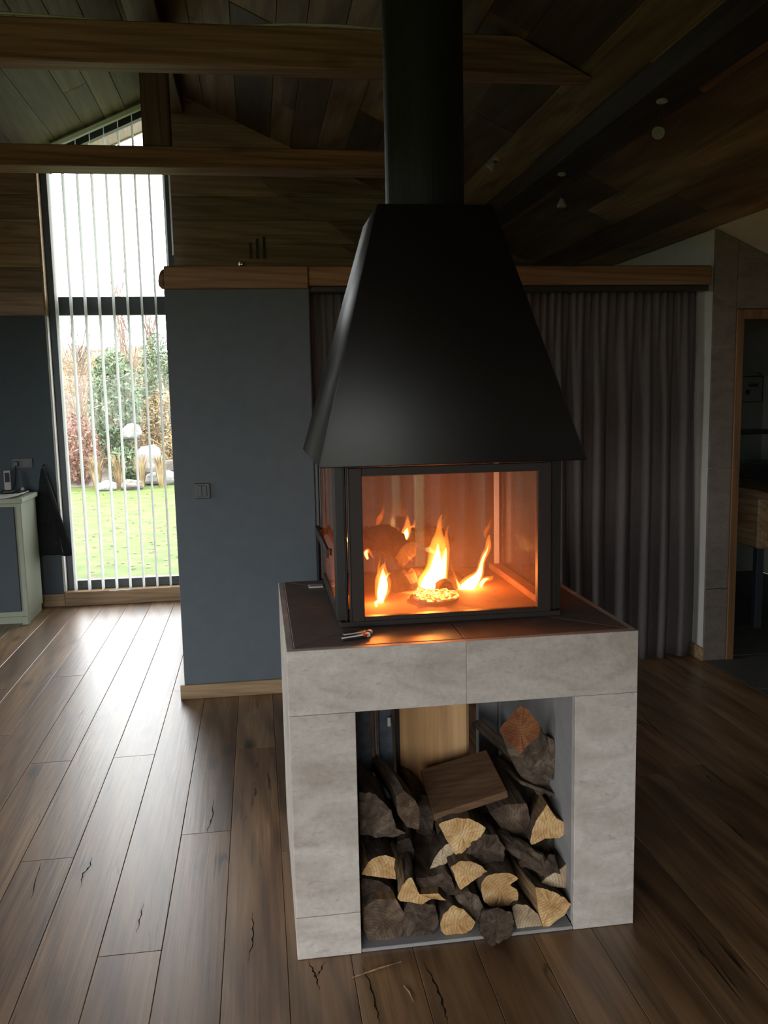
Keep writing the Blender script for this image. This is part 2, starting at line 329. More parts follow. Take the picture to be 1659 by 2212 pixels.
# drying cracks in the oak, each a thin dark groove on the boards
def ground(px, py): v = ray(px, py); return EYE + v*(-EYE.z/v.z)
M['crack'] = plain('dark_crack', (.012, .008, .005), .9, 0, .1)
for pts, w in ((((665, 2076), (676, 2095), (683, 2112), (690, 2140)), .0035), (((701, 2077), (692, 2097), (683, 2112)), .0028), (((912, 2076), (934, 2112), (952, 2152), (962, 2190), (968, 2212)), .0035), (((544, 1969), (547, 2000), (546, 2036), (534, 2081)), .0028),
               (((198, 1853), (194, 1872), (178, 1889), (175, 1916)), .0032), (((310, 1950), (303, 1982), (295, 2017)), .0022), (((461, 1725), (459, 1766), (447, 1797)), .003), (((780, 2085), (800, 2125), (815, 2185), (820, 2212)), .0028), (((88, 1862), (66, 1945)), .0022)):
    P = [ground(*p) for p in pts]; Q = []
    for i in range((len(P)-1)*5+1):
        k_ = min(i//5, len(P)-2); q = P[k_].lerp(P[k_+1], i/5-k_); Q.append(q+Vector((.0022*math.sin(i*1.9), 0, .0004)))
    V = []; n_ = len(Q)
    for i, q in enumerate(Q):
        ww = w*max(.12, math.sin(math.pi*(i+.3)/(n_-.4)))*(.7+.3*math.sin(i*2.3)); V += [q+Vector((-ww, 0, 0)), q+Vector((ww, 0, 0))]
    MB().add(V, [(2*i, 2*i+1, 2*i+3, 2*i+2) for i in range(n_-1)]).build('floor_crack', M['crack'], sub)
# ceiling deck + boards
ceil = struct(MB().prism([(XL-.3, YR-.2, roof(XL-.3)+.025), (RX, YR-.2, RZ+.025), (XR+.2, YR-.2, roof(XR+.2)+.025), (XR+.2, YR-.2, roof(XR+.2)+.2), (RX, YR-.2, RZ+.2), (XL-.3, YR-.2, roof(XL-.3)+.2)], (0, 7.36-YR+.2, 0)).build('ceiling', M['ceil']))
def slope_board(xa, xb, ya, yb, mat, par, th=.022, name='ceiling_board', dz=0):
    za, zb = roof(xa)+dz, roof(xb)+dz; cx, cy, cz = (xa+xb)/2, (ya+yb)/2, (za+zb)/2
    o = MB().prism([(xa+.0015-cx, ya-cy, za-cz), (xb-.0015-cx, ya-cy, zb-cz), (xb-.0015-cx, ya-cy, zb-cz+th), (xa+.0015-cx, ya-cy, za-cz+th)], (0, yb-ya, 0)).build(name, mat, bevel=.002)
    o.location = (cx, cy, cz); o.parent = par; return o
def run_boards(xs):
    for xa, xb in zip(xs[:-1], xs[1:]):
        y = YR+random.uniform(0, 1.5); ys = [YR]
        while y < YF-.5: ys.append(y); y += random.uniform(1.4, 2.6)
        ys.append(YF)
        for a, b in zip(ys[:-1], ys[1:]):
            if b-a > .05: slope_board(xa, xb, a+.001, b-.001, M['ceil'], ceil, dz=-random.uniform(0, .004))
xs = [RX]; 
while xs[-1] < XW: xs.append(xs[-1]+random.choice((.15, .18, .21, .24)))
xs[-1] = XW; run_boards(xs)
xs = [RX]
while xs[-1] > XL: xs.append(xs[-1]-random.choice((.15, .18, .21, .24)))
xs[-1] = XL; run_boards(xs[::-1])
wc = struct(MB().prism([(XW, YR, roof(XW)-.004), (XR, YR, roof(XR)-.004), (XR, YR, roof(XR)+.02), (XW, YR, roof(XW)+.02)], (0, YF-YR, 0)).build('ceiling', M['white']))
# far wall with the tall gable window
WX0, WX1, WZ0 = -1.541, -.58, .112
def zr(x): return roof(x)+.03
m = MB()
m.prism([(XL-.2, YF, 0), (WX0, YF, 0), (WX0, YF, zr(WX0)), (XL-.2, YF, zr(XL-.2))], (0, .3, 0))
m.prism([(WX1, YF, 0), (XR+.2, YF, 0), (XR+.2, YF, zr(XR+.2)), (RX, YF, zr(RX)), (WX1, YF, zr(WX1))], (0, .3, 0))
m.box(WX0, WX1, YF, YF+.3, 0, WZ0-.002)
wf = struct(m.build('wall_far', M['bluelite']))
def clad(x0, x1, z0, side):
    z = z0; h = .175
    while z < RZ:
        z1 = z+h
        def lim(zz):            # x range under the roof at height zz
            w = (RZ-zz)/SL; return max(x0, RX-w), min(x1, RX+w)
        a0, b0 = lim(z); a1, b1 = lim(z1)
        if b0-a0 > .03:
            if b1 < a1: a1 = b1 = (a0+b0)/2 if False else min(max(RX, a0), b0)
            cuts = [0]; 
            if b0-a0 > 1.6: cuts.append(random.uniform(.3, .7))
            cuts.append(1)
            for c0, c1 in zip(cuts[:-1], cuts[1:]):
                p = [(a0+(b0-a0)*c0+.001, z+.0015), (a0+(b0-a0)*c1-.001, z+.0015), (a1+(b1-a1)*c1-.001, z1-.0015), (a1+(b1-a1)*c0+.001, z1-.0015)]
                cx = sum(q[0] for q in p)/4; cz = sum(q[1] for q in p)/4
                o = MB().prism([(q[0]-cx, -random.uniform(.016, .02), q[1]-cz) for q in p][:1]+[(q[0]-cx, -.018, q[1]-cz) for q in p][1:], (0, .018, 0)).build('wall_board', M['cladX'])
                o.location = (cx, YF, cz); o.parent = wf
        z = z1
clad(XL, WX0-.003, 2.24, -1)
clad(WX1+.003, XW, 2.24, 1)
struct(box('trim_1', (WX0-.004, WX1, YF-.03, YF+.12, .0, .112), M['base'], bevel=.004))      # sill board under the window
struct(box('trim_2', (WX0-.012, WX0+.004, YF-.004, YF+.066, .113, 2.24), M['white'], bevel=.002))   # pale reveal edge, plaster
struct(box('trim_3', (WX0-.012, WX0+.004, YF-.022, YF+.066, 2.242, roof(WX0)-.02), M['base'], bevel=.002))
struct(box('trim_4', (WX1-.008, WX1+.004, YF-.03, YF-.019, 2.68, 3.5), M['slat'], bevel=.002))      # slim pale cord batten
struct(box('baseboard_far', (XL, WX0-.006, YF-.02, YF, 0, .1), M['base'], bevel=.003))
# window
y0, y1 = YF+.068, YF+.135; fw = .058
win = MB().box(WX0+.004, WX0+fw, y0, y1, WZ0, roof(WX0+fw)-.06).build('window_1', M['dark'], bevel=.004); struct(win)
box('frame_jamb', (WX1-.05, WX1, y0, y1, WZ0, roof(WX1-.05)-.06), M['dark'], win, .004)
box('mullion', (WX0+fw, WX1-.05, y0-.006, y1, 2.248, 2.384), M['dark'], win, .004)
box('bottom_rail', (WX0+fw, WX1-.05, y0, y1, WZ0, WZ0+.07), M['dark'], win, .004)
MB().prism([(WX0, y0, roof(WX0)-.07), (WX1, y0, roof(WX1)-.07), (WX1, y0, roof(WX1)+.02), (WX0, y0, roof(WX0)+.02)], (0, y1-y0, 0)).build('sloping_head', M['dark'], win)
box('pane', (WX0+fw, WX1-.05, y0+.03, y0+.036, WZ0+.07, 2.248), M['glass'], win, 0)
MB().prism([(WX0+fw, y0+.03, 2.384), (WX1-.05, y0+.03, 2.384), (WX1-.05, y0+.03, roof(WX1-.05)-.07), (WX0+fw, y0+.03, roof(WX0+fw)-.07)], (0, .006, 0)).build('pane', M['glass'], win)
# left, rear, right walls with openings
def wall_open(name, axis, pos, th, a0, a1, top, holes, mat, zh=(.02, 2.5)):
    m = MB()
    def put(u0, u1, z0, z1a, z1b):
        if axis == 'X': m.prism([(pos, u0, z0), (pos, u1, z0), (pos, u1, z1b), (pos, u0, z1a)], (th, 0, 0))
        else: m.prism([(u0, pos, z0), (u1, pos, z0), (u1, pos, z1b), (u0, pos, z1a)], (0, th, 0))
    cs = sorted([a0, a1]+[h for hh in holes for h in hh]+([RX] if axis == 'Y' else []))
    for u0, u1 in zip(cs[:-1], cs[1:]):
        mid = (u0+u1)/2; inh = any(h0 < mid < h1 for h0, h1 in holes)
        ta, tb = (top(u0), top(u1))
        if inh: put(u0, u1, 0, zh[0], zh[0]); put(u0, u1, zh[1], ta, tb)
        else: put(u0, u1, 0, ta, tb)
    return struct(m.build(name, mat))
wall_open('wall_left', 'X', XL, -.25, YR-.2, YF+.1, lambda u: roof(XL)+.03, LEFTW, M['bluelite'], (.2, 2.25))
wall_open('wall_rear', 'Y', YR, -.25, XL-.25, XR+.2, lambda u: roof(u)+.03, REAR, M['white'], (.05, 2.1))
struct(MB().box(XR, XR+.2, YR-.2, YF+.1, 0, roof(XR)+.03).build('wall_right', M['white']))
def simple_window(name, axis, pos, a0, a1, z0, z1):
    def bx(u0, u1, za, zb, d=.05):
        return (pos, pos+d, u0, u1, za, zb) if axis == 'X' else (u0, u1, pos, pos+d, za, zb)
    w = struct(MB().box(*bx(a0, a0+.05, z0, z1)).build(name, M['dark'], bevel=.003))
    box('frame_jamb', bx(a1-.05, a1, z0, z1), M['dark'], w); box('frame_head', bx(a0+.05, a1-.05, z1-.05, z1), M['dark'], w); box('bottom_rail', bx(a0+.05, a1-.05, z0, z0+.05), M['dark'], w)
    if a1-a0 > 1: mid = (a0+a1)/2; box('mullion', bx(mid-.03, mid+.03, z0+.05, z1-.05), M['dark'], w)
    box('pane', bx(a0+.05, a1-.05, z0+.05, z1-.05, .006), M['glass'], w, 0)
for i, (a, b) in enumerate(REAR): simple_window('window_%d' % (i+2), 'Y', YR-.18, a, b, .05, 2.1)
for i, (a, b) in enumerate(LEFTW): simple_window('window_%d' % (i+5), 'X', XL-.18, a, b, .2, 2.25)
# blue partition with pine header, curtain niche, bathroom block
part = struct(box('wall_partition', (-.44, .29, 4.65, 4.77, 0, 2.149), M['blue'], bevel=.003))
struct(box('baseboard_partition', (-.462, .29, 4.628, 4.65, 0, .078), M['base'], bevel=.003))
struct(box('wall_divider', (XW, XW+.12, 4.716, YF, 0, roof(XW)+.02), M['white'], bevel=.002))
struct(box('baseboard_divider', (XW-.018, XW, 4.7, 5.9, 0, .075), M['base'], bevel=.003))
DX0, DX1, DZ = 2.695, 3.55, 2.034
def rz2(x): return roof(x)-.01
bw = struct(MB().prism([(XW+.121, 4.715, 0), (DX0, 4.715, 0), (DX0, 4.715, rz2(DX0)), (XW+.121, 4.715, rz2(XW+.121))], (0, .15, 0)).prism([(DX0, 4.715, DZ), (DX1, 4.715, DZ), (DX1, 4.715, rz2(DX1)), (DX0, 4.715, rz2(DX0))], (0, .15, 0)).prism([(DX1, 4.715, 0), (XR, 4.715, 0), (XR, 4.715, rz2(XR)), (DX1, 4.715, rz2(DX1))], (0, .15, 0)).build('wall_bathroom', M['grey']))
for za, zb in ((0, .43), (.433, 1.137), (1.14, 1.832), (1.835, 2.6)):
    for xa, xb in ((XW-.004, DX0-.001), (DX1, XR)):
        t0, t1 = min(zb, rz2(xa)), min(zb, rz2(xb))
        if t0 > za and t1 > za: MB().prism([(xa, 4.7, za), (xb, 4.7, za), (xb, 4.7, t1), (xa, 4.7, t0)], (0, .015, 0)).build('stone_tile', M['stonew'], bw, .0015)
MB().prism([(DX0+.001, 4.7, DZ+.002), (DX1, 4.7, DZ+.002), (DX1, 4.7, rz2(DX1)), (DX0+.001, 4.7, rz2(DX0))], (0, .015, 0)).build('stone_tile', M['stonew'], bw, .0015)
dr = struct(box('door_1', (DX0, DX0+.045, 4.69, 4.87, 0, DZ), M['pineZ'], bevel=.003))
M['doorf'] = wood('door_lining', [(.13, .065, .022), (.2, .105, .04), (.26, .14, .06)], 'Z', .5, 12, .5, .05, .4)
dr.data.materials[0] = M['doorf']
box('door_head', (DX0+.045, DX1, 4.69, 4.87, DZ-.055, DZ), M['doorf'], dr, .003)
box('door_jamb', (DX1-.045, DX1, 4.69, 4.87, 0, DZ-.055), M['doorf'], dr, .003)
# header beam over partition and curtain
hb = thing('header_beam', (1, 4.72, 2.15), 'light pine beam running over the blue partition and the grey curtain', 'beam')
box('beam_section', (-.435, .289, 4.635, 4.78, 2.15, 2.262), M['pineX'], hb, .005)
MB().prism([(.2905, 4.645, 2.165), (2.51, 4.645, 2.165), (2.51, 4.645, 2.268), (.2905, 4.645, 2.262)], (0, .12, 0)).build('beam_section', M['pineX'], hb, .006)
box('curtain_rail', (.30, 2.515, 4.68, 4.75, 2.135, 2.164), M['phone'], hb, .004)
MB().tube([(-.432, 4.71, 2.205), (-.450, 4.71, 2.207), (-.463, 4.71, 2.209), (-.468, 4.71, 2.21)], [.052, .05, .038, .02], 16).build('rounded_end', M['pineX'], hb, smooth=True)
# ------------------------------------------------------------------ roof timbers
def tie(name, label, y0, dep, z0, z1, xa, xb):
    t = thing(name, (RX, y0, z0), label, 'beam')
    cx = (xa+xb)/2
    m = MB().prism([(xa, y0, z0), (xb, y0, z0), (min(xb, RX+(RZ-z1)/SL), y0, z1), (max(xa, RX-(RZ-z1)/SL), y0, z1)], (0, dep, 0))
    m.build('timber', M['beam'], t, .006); return t
nz0, nz1 = 2.946, 3.108
nb = tie('tie_beam', 'reddish brown tie beam nearest the camera, with a white cable lying along its top', 3.85, .11, nz0, nz1, RX-(RZ-nz0)/SL+.02, RX+(RZ-nz0)/SL-.02)
fz0, fz1 = 2.998, 3.122
fb = tie('tie_beam', 'far dark tie beam crossing the tall window, below the short king post', 5.7, .2, fz0, fz1, RX-(RZ-fz0)/SL+.02, RX+(RZ-fz0)/SL-.02)
fb.name = 'tie_beam.001'
kp = tag(box('king_post', (RX-.082, RX+.082, 5.72, 5.88, fz1+.001, 3.70), M['beamZ'], None, .005), 'short dark king post standing on the far tie beam beside the triangular window', 'post')
rb = tag(box('ridge_beam', (-.635, -.455, YR+.02, YF-.022, 3.705, 3.84), M['beamY'], None, .005), 'dark ridge beam under the apex of the boarded roof', 'beam')
pu = tag(MB().prism([(1.62, YR+.02, 2.79), (1.76, YR+.02, 2.755), (1.76, YR+.02, roof(1.76)-.006), (1.62, YR+.02, roof(1.62)-.006)], (0, YF-.04-YR-.02, 0)).build('purlin', M['beamdark'], None, .005), 'dark purlin along the right roof slope that carries the hanging spotlights', 'beam')
def cable(pts, label):
    P = [at(*p) for p in pts]
    return tag(MB().tube(P, .0055, 6).build('cable', M['cable'], smooth=True), label, 'cable')
Yc = 3.853
cb = MB()
def cab(px):
    P = []
    for x, y in px:
        q = at(x, y, 3.87); P.append((q.x, 3.87, nz1+.008+max(0, .004)))
    return P
P1 = [(-1.36, 3.86, nz1+.018), (-1.05, 3.86, nz1+.016), (-.85, 3.862, nz1+.012), (-.62, 3.87, nz1+.006), (-.5, 3.88, nz1+.006)]
tag(MB().tube(P1, .006, 6).build('cable', M['cable'], smooth=True), 'white cable on the near tie beam, left of the ridge', 'cable')
P2 = [(.02, 3.88, nz1+.006), (.2, 3.862, nz1+.013), (.4, 3.86, nz1+.013), (.62, 3.862, nz1+.006)]
tag(MB().tube(P2, .006, 6).build('cable', M['cable'], smooth=True), 'white cable on the near tie beam, just left of the flue pipe', 'cable')
# hanging spotlights
def spot(x, y, zt, drop, aim, label):
    t = thing('spotlight', (x, y, zt-drop), label, 'lamp', None)
    MB().lathe([(.02, 0), (.022, -.004), (.022, -.012), (.012, -.016)][::-1], (x, y, zt), 14).build('ceiling_mount', M['silver'], t, smooth=False)
    MB().tube([(x-.008, y, zt-.014), (x-.006, y, zt-drop+.05)], .0012, 5).tube([(x+.008, y, zt-.014), (x+.006, y, zt-drop+.05)], .0012, 5).build('cable', M['phone'], t)
    a = Vector(aim).normalized(); c = Vector((x, y, zt-drop+.052))
    MB().tube([c, c+a*.022], [.010, .012], 12).build('lamp_holder', M['phone'], t, smooth=True)
    b0 = c+a*.022
    bl = MB().tube([b0, b0+a*.008, b0+a*.03, b0+a*.042, b0+a*.045], [.009, .012, .024, .0255, .0245], 18).build('bulb', M['silver'], t, smooth=True)
    ln = MB().tube([b0+a*.0455, b0+a*.047], [.022, .020], 18); ln.build('lens', M['led'], bl)
    return t
spot(1.69, 3.57, 2.772, .165, (-.55, -.7, -.5), 'small spotlight hanging from the purlin, its round lens turned to the camera')
spot(1.69, 4.77, 2.772, .165, (0, -.05, -1), 'small spotlight hanging from the purlin farther back, pointing straight down')
spot(1.46, 5.25, roof(1.46)-.006, .06, (-.5, .2, -.6), 'short spotlight under the boarded slope, left of the purlin, glinting wire arms')
spot(1.30, 5.55, roof(1.30)-.006, .11, (.1, .2, -1), 'short spotlight just right of the flue pipe above the hood')
# ------------------------------------------------------------------ plinth
pl = thing('fireplace_plinth', (.56, 2.8, 0), 'beige limestone plinth with an open log store, under the black fireplace', 'plinth')
X0, X1, Y0, Y1, ZT = .055, 1.065, 2.33, 3.24, .911
st = M['stone']; bv = .0012
def slab(b): return box('stone_slab', b, st, pl, bv)
slab((X0, .5562, Y0, Y0+.022, .7262, ZT-.001)); slab((.5568, X1, Y0, Y0+.022, .7262, ZT-.001))
slab((X0, .239, Y0, Y0+.022, .1288, .7252)); slab((X0, .239, Y0-.001, Y0+.022, 0.001, .1278)); slab((.877, X1, Y0, Y0+.022, .001, .7253))
for ya, yb in ((Y0+.0235, 2.815), (2.817, Y1)):
    slab((X0, X0+.02, ya, yb, .7265, ZT-.001)); slab((X1-.02, X1, ya, yb, .7265, ZT-.001))
    for za, zb in ((.1295, .7245), (.001, .1275)):
        slab((X0, X0+.02, ya, yb, za, zb)); slab((X1-.02, X1, ya, yb, za, zb))
# top slabs, mitred at the corners
a, b = X0+.021, X1-.021; c, d = Y0+.0235, Y1
fi, si, bi = 2.60, .30, 3.08
def top(poly): return MB().prism([(x, y, ZT-.02) for x, y in poly], (0, 0, .02)).build('top_slab', M['stonetop'], pl, bv)
g = .001
top([(a+g*2, c), (.556-g, c), (.556-g, fi), (a+fi-c, fi)]); top([(.556+g, c), (b-g*2, c), (b-fi+c, fi), (.556+g, fi)])
q = fi-c
top([(a, c+g*2), (a+q-g, fi+g), (a+q-g, 2.815), (a, 2.815)]); top([(a, 2.817), (a+q-g, 2.817), (a+q-g, d-q-g), (a, d-g*2)])
top([(b, c+g*2), (b, 2.815), (b-q+g, 2.815), (b-q+g, fi+g)]); top([(b, 2.817), (b, d-g*2), (b-q+g, d-q-g), (b-q+g, 2.817)])
top([(a+g*2, d), (a+q, d-q+g), (b-q, d-q+g), (b-g*2, d)])
MB().box(a+q, b-q, fi+g, d-q, ZT-.021, ZT-.002).build('core', M['grey'], pl)
MB().box(.076, .237, 2.353, 3.238, .001, .889).box(.899, 1.044, 2.353, 3.238, .001, .889).box(.237, .899, 2.353, 3.238, .74, .889).build('core', M['grey'], pl)
box('inner_lining', (.877, .898, 2.3535, 3.2, .013, .739), M['grey'], pl); box('inner_lining', (.238, .241, 2.3535, 3.2, .013, .739), M['grey'], pl, 0)
box('inner_lining', (.80, .876, 3.16, 3.2, .013, .739), M['grey'], pl)
box('store_floor', (.24, .876, 2.331, 3.238, .001, .012), M['grey'], pl)
box('pine_post', (.440, .680, 2.81, 2.92, .013, .739), M['pineZ'], pl, .012)
# ------------------------------------------------------------------ stove
sv = thing('fireplace', (.56, 2.87, ZT), 'black steel fireplace with glass doors, tapering hood and round flue pipe', 'fireplace')
fm, bk = M['frame'], M['black']
HX0, HX1, HY0, HY1, HZ0, HZ1 = .166, .955, 2.455, 3.33, 1.397, 2.172
TX0, TX1, TY0, TY1 = .385, .745, 2.72, 3.075
def frust(zf=1, inset=0):
    A = [(HX0+inset, HY0+inset, HZ0), (HX1-inset, HY0+inset, HZ0), (HX1-inset, HY1-inset, HZ0), (HX0+inset, HY1-inset, HZ0)]
    B = [(TX0+inset, TY0+inset, HZ1), (TX1-inset, TY0+inset, HZ1), (TX1-inset, TY1-inset, HZ1), (TX0+inset, TY1-inset, HZ1)]
    return A, B
A, B = frust(); MB().add(A+B, [(0,1,5,4),(1,2,6,5),(2,3,7,6),(3,0,4,7),(4,5,6,7),(0,3,2,1)]).build('hood', bk, sv, .004)
MB().lathe([(.127, 0), (.127, 1.9)], (.565, 2.895, HZ1+.001), 48).build('flue_pipe', M['pipe'], sv, smooth=False)
for p in sv.children[-1].data.polygons: p.use_smooth = len(p.vertices) == 4
box('stove_base', (.222, .905, 2.537, 3.2, ZT+.001, .929), fm, sv, .002)
for nx, (xa, xb) in enumerate(((.214, .249), (.874, .907))):
    for ya, yb in ((2.545, 2.585), (3.16, 3.2)):
        pbox = box('corner_post', (xa, xb, ya, yb, .93, 1.396), bk, sv, .003)
for ya, dz in ((2.532, 0),):
    box('post_bead', (.2385, .2425, 2.541, 2.545, .93, 1.395), fm, sv, .001); box('post_bead', (.884, .888, 2.541, 2.545, .93, 1.395), fm, sv, .001)
def door(name, axis, p0, p1, a0, a1, z0, z1, sa, sb, top, bot, gm):
    m = MB()
    def put(u0, u1, za, zb):
        if axis == 'Y': m.box(u0, u1, p0, p1, za, zb)
        else: m.box(p0, p1, u0, u1, za, zb)
    put(a0, a0+sa, z0, z1); put(a1-sb, a1, z0, z1); put(a0+sa, a1-sb, z1-top, z1); put(a0+sa, a1-sb, z0, z0+bot)
    o = m.build(name, fm, sv, .0015); pm = (p0+p1)/2
    bx = (a0+sa, a1-sb, pm-.002, pm+.002, z0+bot, z1-top) if axis == 'Y' else (pm-.002, pm+.002, a0+sa, a1-sb, z0+bot, z1-top)
    g_ = MB().box(*bx).build('glass_pane', gm, o); return o
fd = door('front_door', 'Y', 2.53, 2.556, .2525, .871, .9295, 1.388, .043, .042, .025, .014, M['fireglass'])
MB().tube([(.255, 2.5275, .93), (.255, 2.5275, 1.388)], .0018, 6).build('door_seal', bk, fd)
door('back_door', 'Y', 3.172, 3.19, .2525, .871, .9295, 1.388, .03, .03, .025, .014, M['backglass'])
ld = door('side_door', 'X', .219, .232, 2.588, 3.157, .9295, 1.388, .075, .02, .012, .03, M['fireglass'])
door('side_door', 'X', .889, .902, 2.588, 3.157, .9295, 1.388, .04, .02, .012, .03, M['fireglass'])
MB().box(.196, .208, 2.69, 3.2, 1.098, 1.126).box(.208, .2185, 2.70, 2.72, 1.102, 1.122).box(.208, .2185, 3.13, 3.15, 1.102, 1.122).build('handle', fm, ld, .002)
MB().box(.203, .212, 3.165, 3.205, 1.128, 1.392).build('handle_bar', M['socket'], ld, .002)
box('post_strip', (.862, .881, 3.146, 3.156, .94, 1.385), M['silver'], sv, .001)
box('hearth_floor', (.234, .888, 2.557, 3.171, .9295, .939), M['clay'], sv, .002)
box('hearth_kerb', (.845, .888, 2.56, 3.17, .9395, .962), M['clay'], sv, .003); box('hearth_kerb', (.234, .27, 2.56, 3.17, .9395, .962), M['clay'], sv, .003)
MB().lathe([(.075, 0), (.08, .004), (.08, .01), (.07, .012)], (.545, 2.72, .9395), 32).build('grate', bk, sv)
# ------------------------------------------------------------------ fire
fire = thing('fire', (.53, 2.8, .952), 'yellow and orange flames burning over the logs behind the fireplace glass', 'fire')
S5 = 640/1659
def fz(zx, zy, Y): return at(640+zx*S5, 980+zy*S5, Y)
def tongue(pts, Y, mat, name='flame', core=0, sq=.8):
    # pts: list of (zx, zy, half width) from base to tip
    def mk(scale, part, mt, nm, parent):
        n = len(pts); path = []; rad = []
        for i in range((n-1)*5+1):
            u = i/5; k = min(int(u), n-2); f = u-k; f = f*f*(3-2*f) if False else f
            p0, p1, p2, p3 = [pts[min(max(k+j, 0), n-1)] for j in (-1, 0, 1, 2)]
            cr = [.5*((2*b)+(-a_+c_)*f+(2*a_-5*b+4*c_-d_)*f*f+(-a_+3*b-3*c_+d_)*f**3) for a_, b, c_, d_ in zip(p0, p1, p2, p3)]
            if u/(n-1) > part: break
            q = fz(cr[0], cr[1], Y); path.append((q.x, Y+.012*math.sin(u*2), q.z)); w = max(cr[2], .4)*S5*Y/FPX*scale*1.15
            if part < 1: w *= max(.03, 1-(u/(n-1)/part)**3)
            rad.append(max(w, .0004))
        if len(path) > 2: return MB().tube(path, rad, 14, flat=sq).build(nm, mt, parent, smooth=True)
    o = mk(1, 1, mat, name, fire)
    if core: mk(.68, core, M['core'], 'flame_core', o)
F, FF = M['flame'], M['flamefaint']
tongue([(760, 800, 30), (755, 760, 78), (770, 690, 70), (785, 620, 52), (795, 560, 46), (793, 490, 36), (797, 430, 17), (808, 380, 10), (815, 340, 3)], 2.80, F, core=.62)
tongue([(745, 795, 40), (730, 740, 45), (760, 650, 36), (770, 560, 18), (752, 530, 9), (760, 500, 2)], 2.82, F, core=.6)
tongue([(800, 780, 20), (820, 680, 30), (830, 560, 24), (838, 500, 16), (845, 450, 8), (850, 400, 2)], 2.79, F, core=.55)
tongue([(476, 868, 8), (476, 820, 26), (480, 760, 40), (486, 705, 42), (488, 655, 22), (492, 615, 6), (496, 585, 2)], 2.70, F, core=.75)
tongue([(485, 780, 12), (515, 700, 20), (535, 670, 8), (550, 655, 2)], 2.71, F, core=.6)
tongue([(465, 720, 8), (462, 660, 8), (464, 600, 4), (466, 560, 1)], 2.71, F)
tongue([(945, 795, 30), (955, 765, 52), (985, 715, 44), (1025, 665, 24), (1045, 610, 17), (1055, 560, 17), (1072, 515, 16), (1082, 480, 11), (1083, 455, 3)], 2.84, F, core=.8)
tongue([(925, 770, 16), (905, 720, 8), (880, 670, 5), (855, 615, 3)], 2.84, F, core=.5)
tongue([(1030, 745, 16), (1060, 710, 16), (1085, 695, 12), (1098, 682, 3)], 2.85, F, core=.6)
tongue([(985, 800, 40), (1000, 785, 50), (1035, 800, 10)], 2.83, F, core=.7, sq=.5)
tongue([(612, 490, 8), (615, 460, 24), (618, 420, 22), (622, 380, 12), (628, 345, 3)], 3.02, F, core=.55)
tongue([(635, 470, 8), (648, 430, 14), (655, 400, 8), (662, 370, 2)], 3.03, F)
tongue([(560, 460, 6), (565, 440, 10), (575, 415, 2)], 3.03, FF)
tongue([(455, 400, 8), (468, 370, 16), (480, 330, 9), (488, 280, 2)], 3.0, FF)
tongue([(400, 590, 8), (392, 560, 14), (402, 540, 10), (425, 575, 4), (440, 592, 1)], 2.74, F, core=.5)
tongue([(450, 862, 6), (450, 840, 15), (452, 822, 8), (456, 815, 2)], 2.66, F, core=.9)
tongue([(1060, 470, 6), (1065, 440, 12), (1075, 400, 8), (1090, 350, 2)], 2.9, FF)
tongue([(650, 600, 4), (640, 590, 6), (628, 580, 5), (622, 570, 1)], 2.76, F)
m = MB()
for i in range(60):
    a_ = random.uniform(0, 6.28); r_ = .072*math.sqrt(random.random()); x, y = .545+r_*math.cos(a_), 2.72+r_*math.sin(a_)*.9
    s_ = random.uniform(.006, .012); m.box(x-s_, x+s_, y-s_, y+s_, .9512, .9512+s_*random.uniform(.6, 1.4))
tag(m.build('embers', M['ember'], fire, .002), None, None, None, 'stuff')
def rough_log(name, path, rad, mat, label, group=None, jit=.16, cat='log', n=14):
    P = [Vector(p) for p in path]; t = []; R = []
    for i in range(13):
        u = i/12*(len(P)-1); k = min(int(u), len(P)-2); t.append(P[k].lerp(P[k+1], u-k)); R.append(rad*(1+.08*math.sin(i*1.7)))
    return tag(MB().tube(t, R, n, jit=jit).build(name, mat, None, .0008, smooth=False), label, cat, group)
rough_log('burning_log', [fz(392, 480, 2.92), fz(500, 470, 2.86), fz(618, 560, 2.78)], .042, M['char'], 'thick charred log lying across the upper left of the fire', None, .2)
rough_log('burning_log', [fz(560, 720, 2.68), fz(640, 700, 2.85), fz(720, 690, 3.0)], .034, M['char'], 'charred log end between the left flame and the tall middle flame', None, .2)
rough_log('burning_log', [fz(640, 480, 3.02), fz(760, 460, 3.04), fz(860, 520, 3.02)], .036, M['char'], 'charred log at the back of the fire behind the tall middle flame', None, .2)
rough_log('burning_log', [fz(830, 760, 2.76), fz(850, 740, 2.9), fz(900, 720, 3.05)], .032, M['char'], 'charred log between the tall middle flame and the right flame', None, .2)
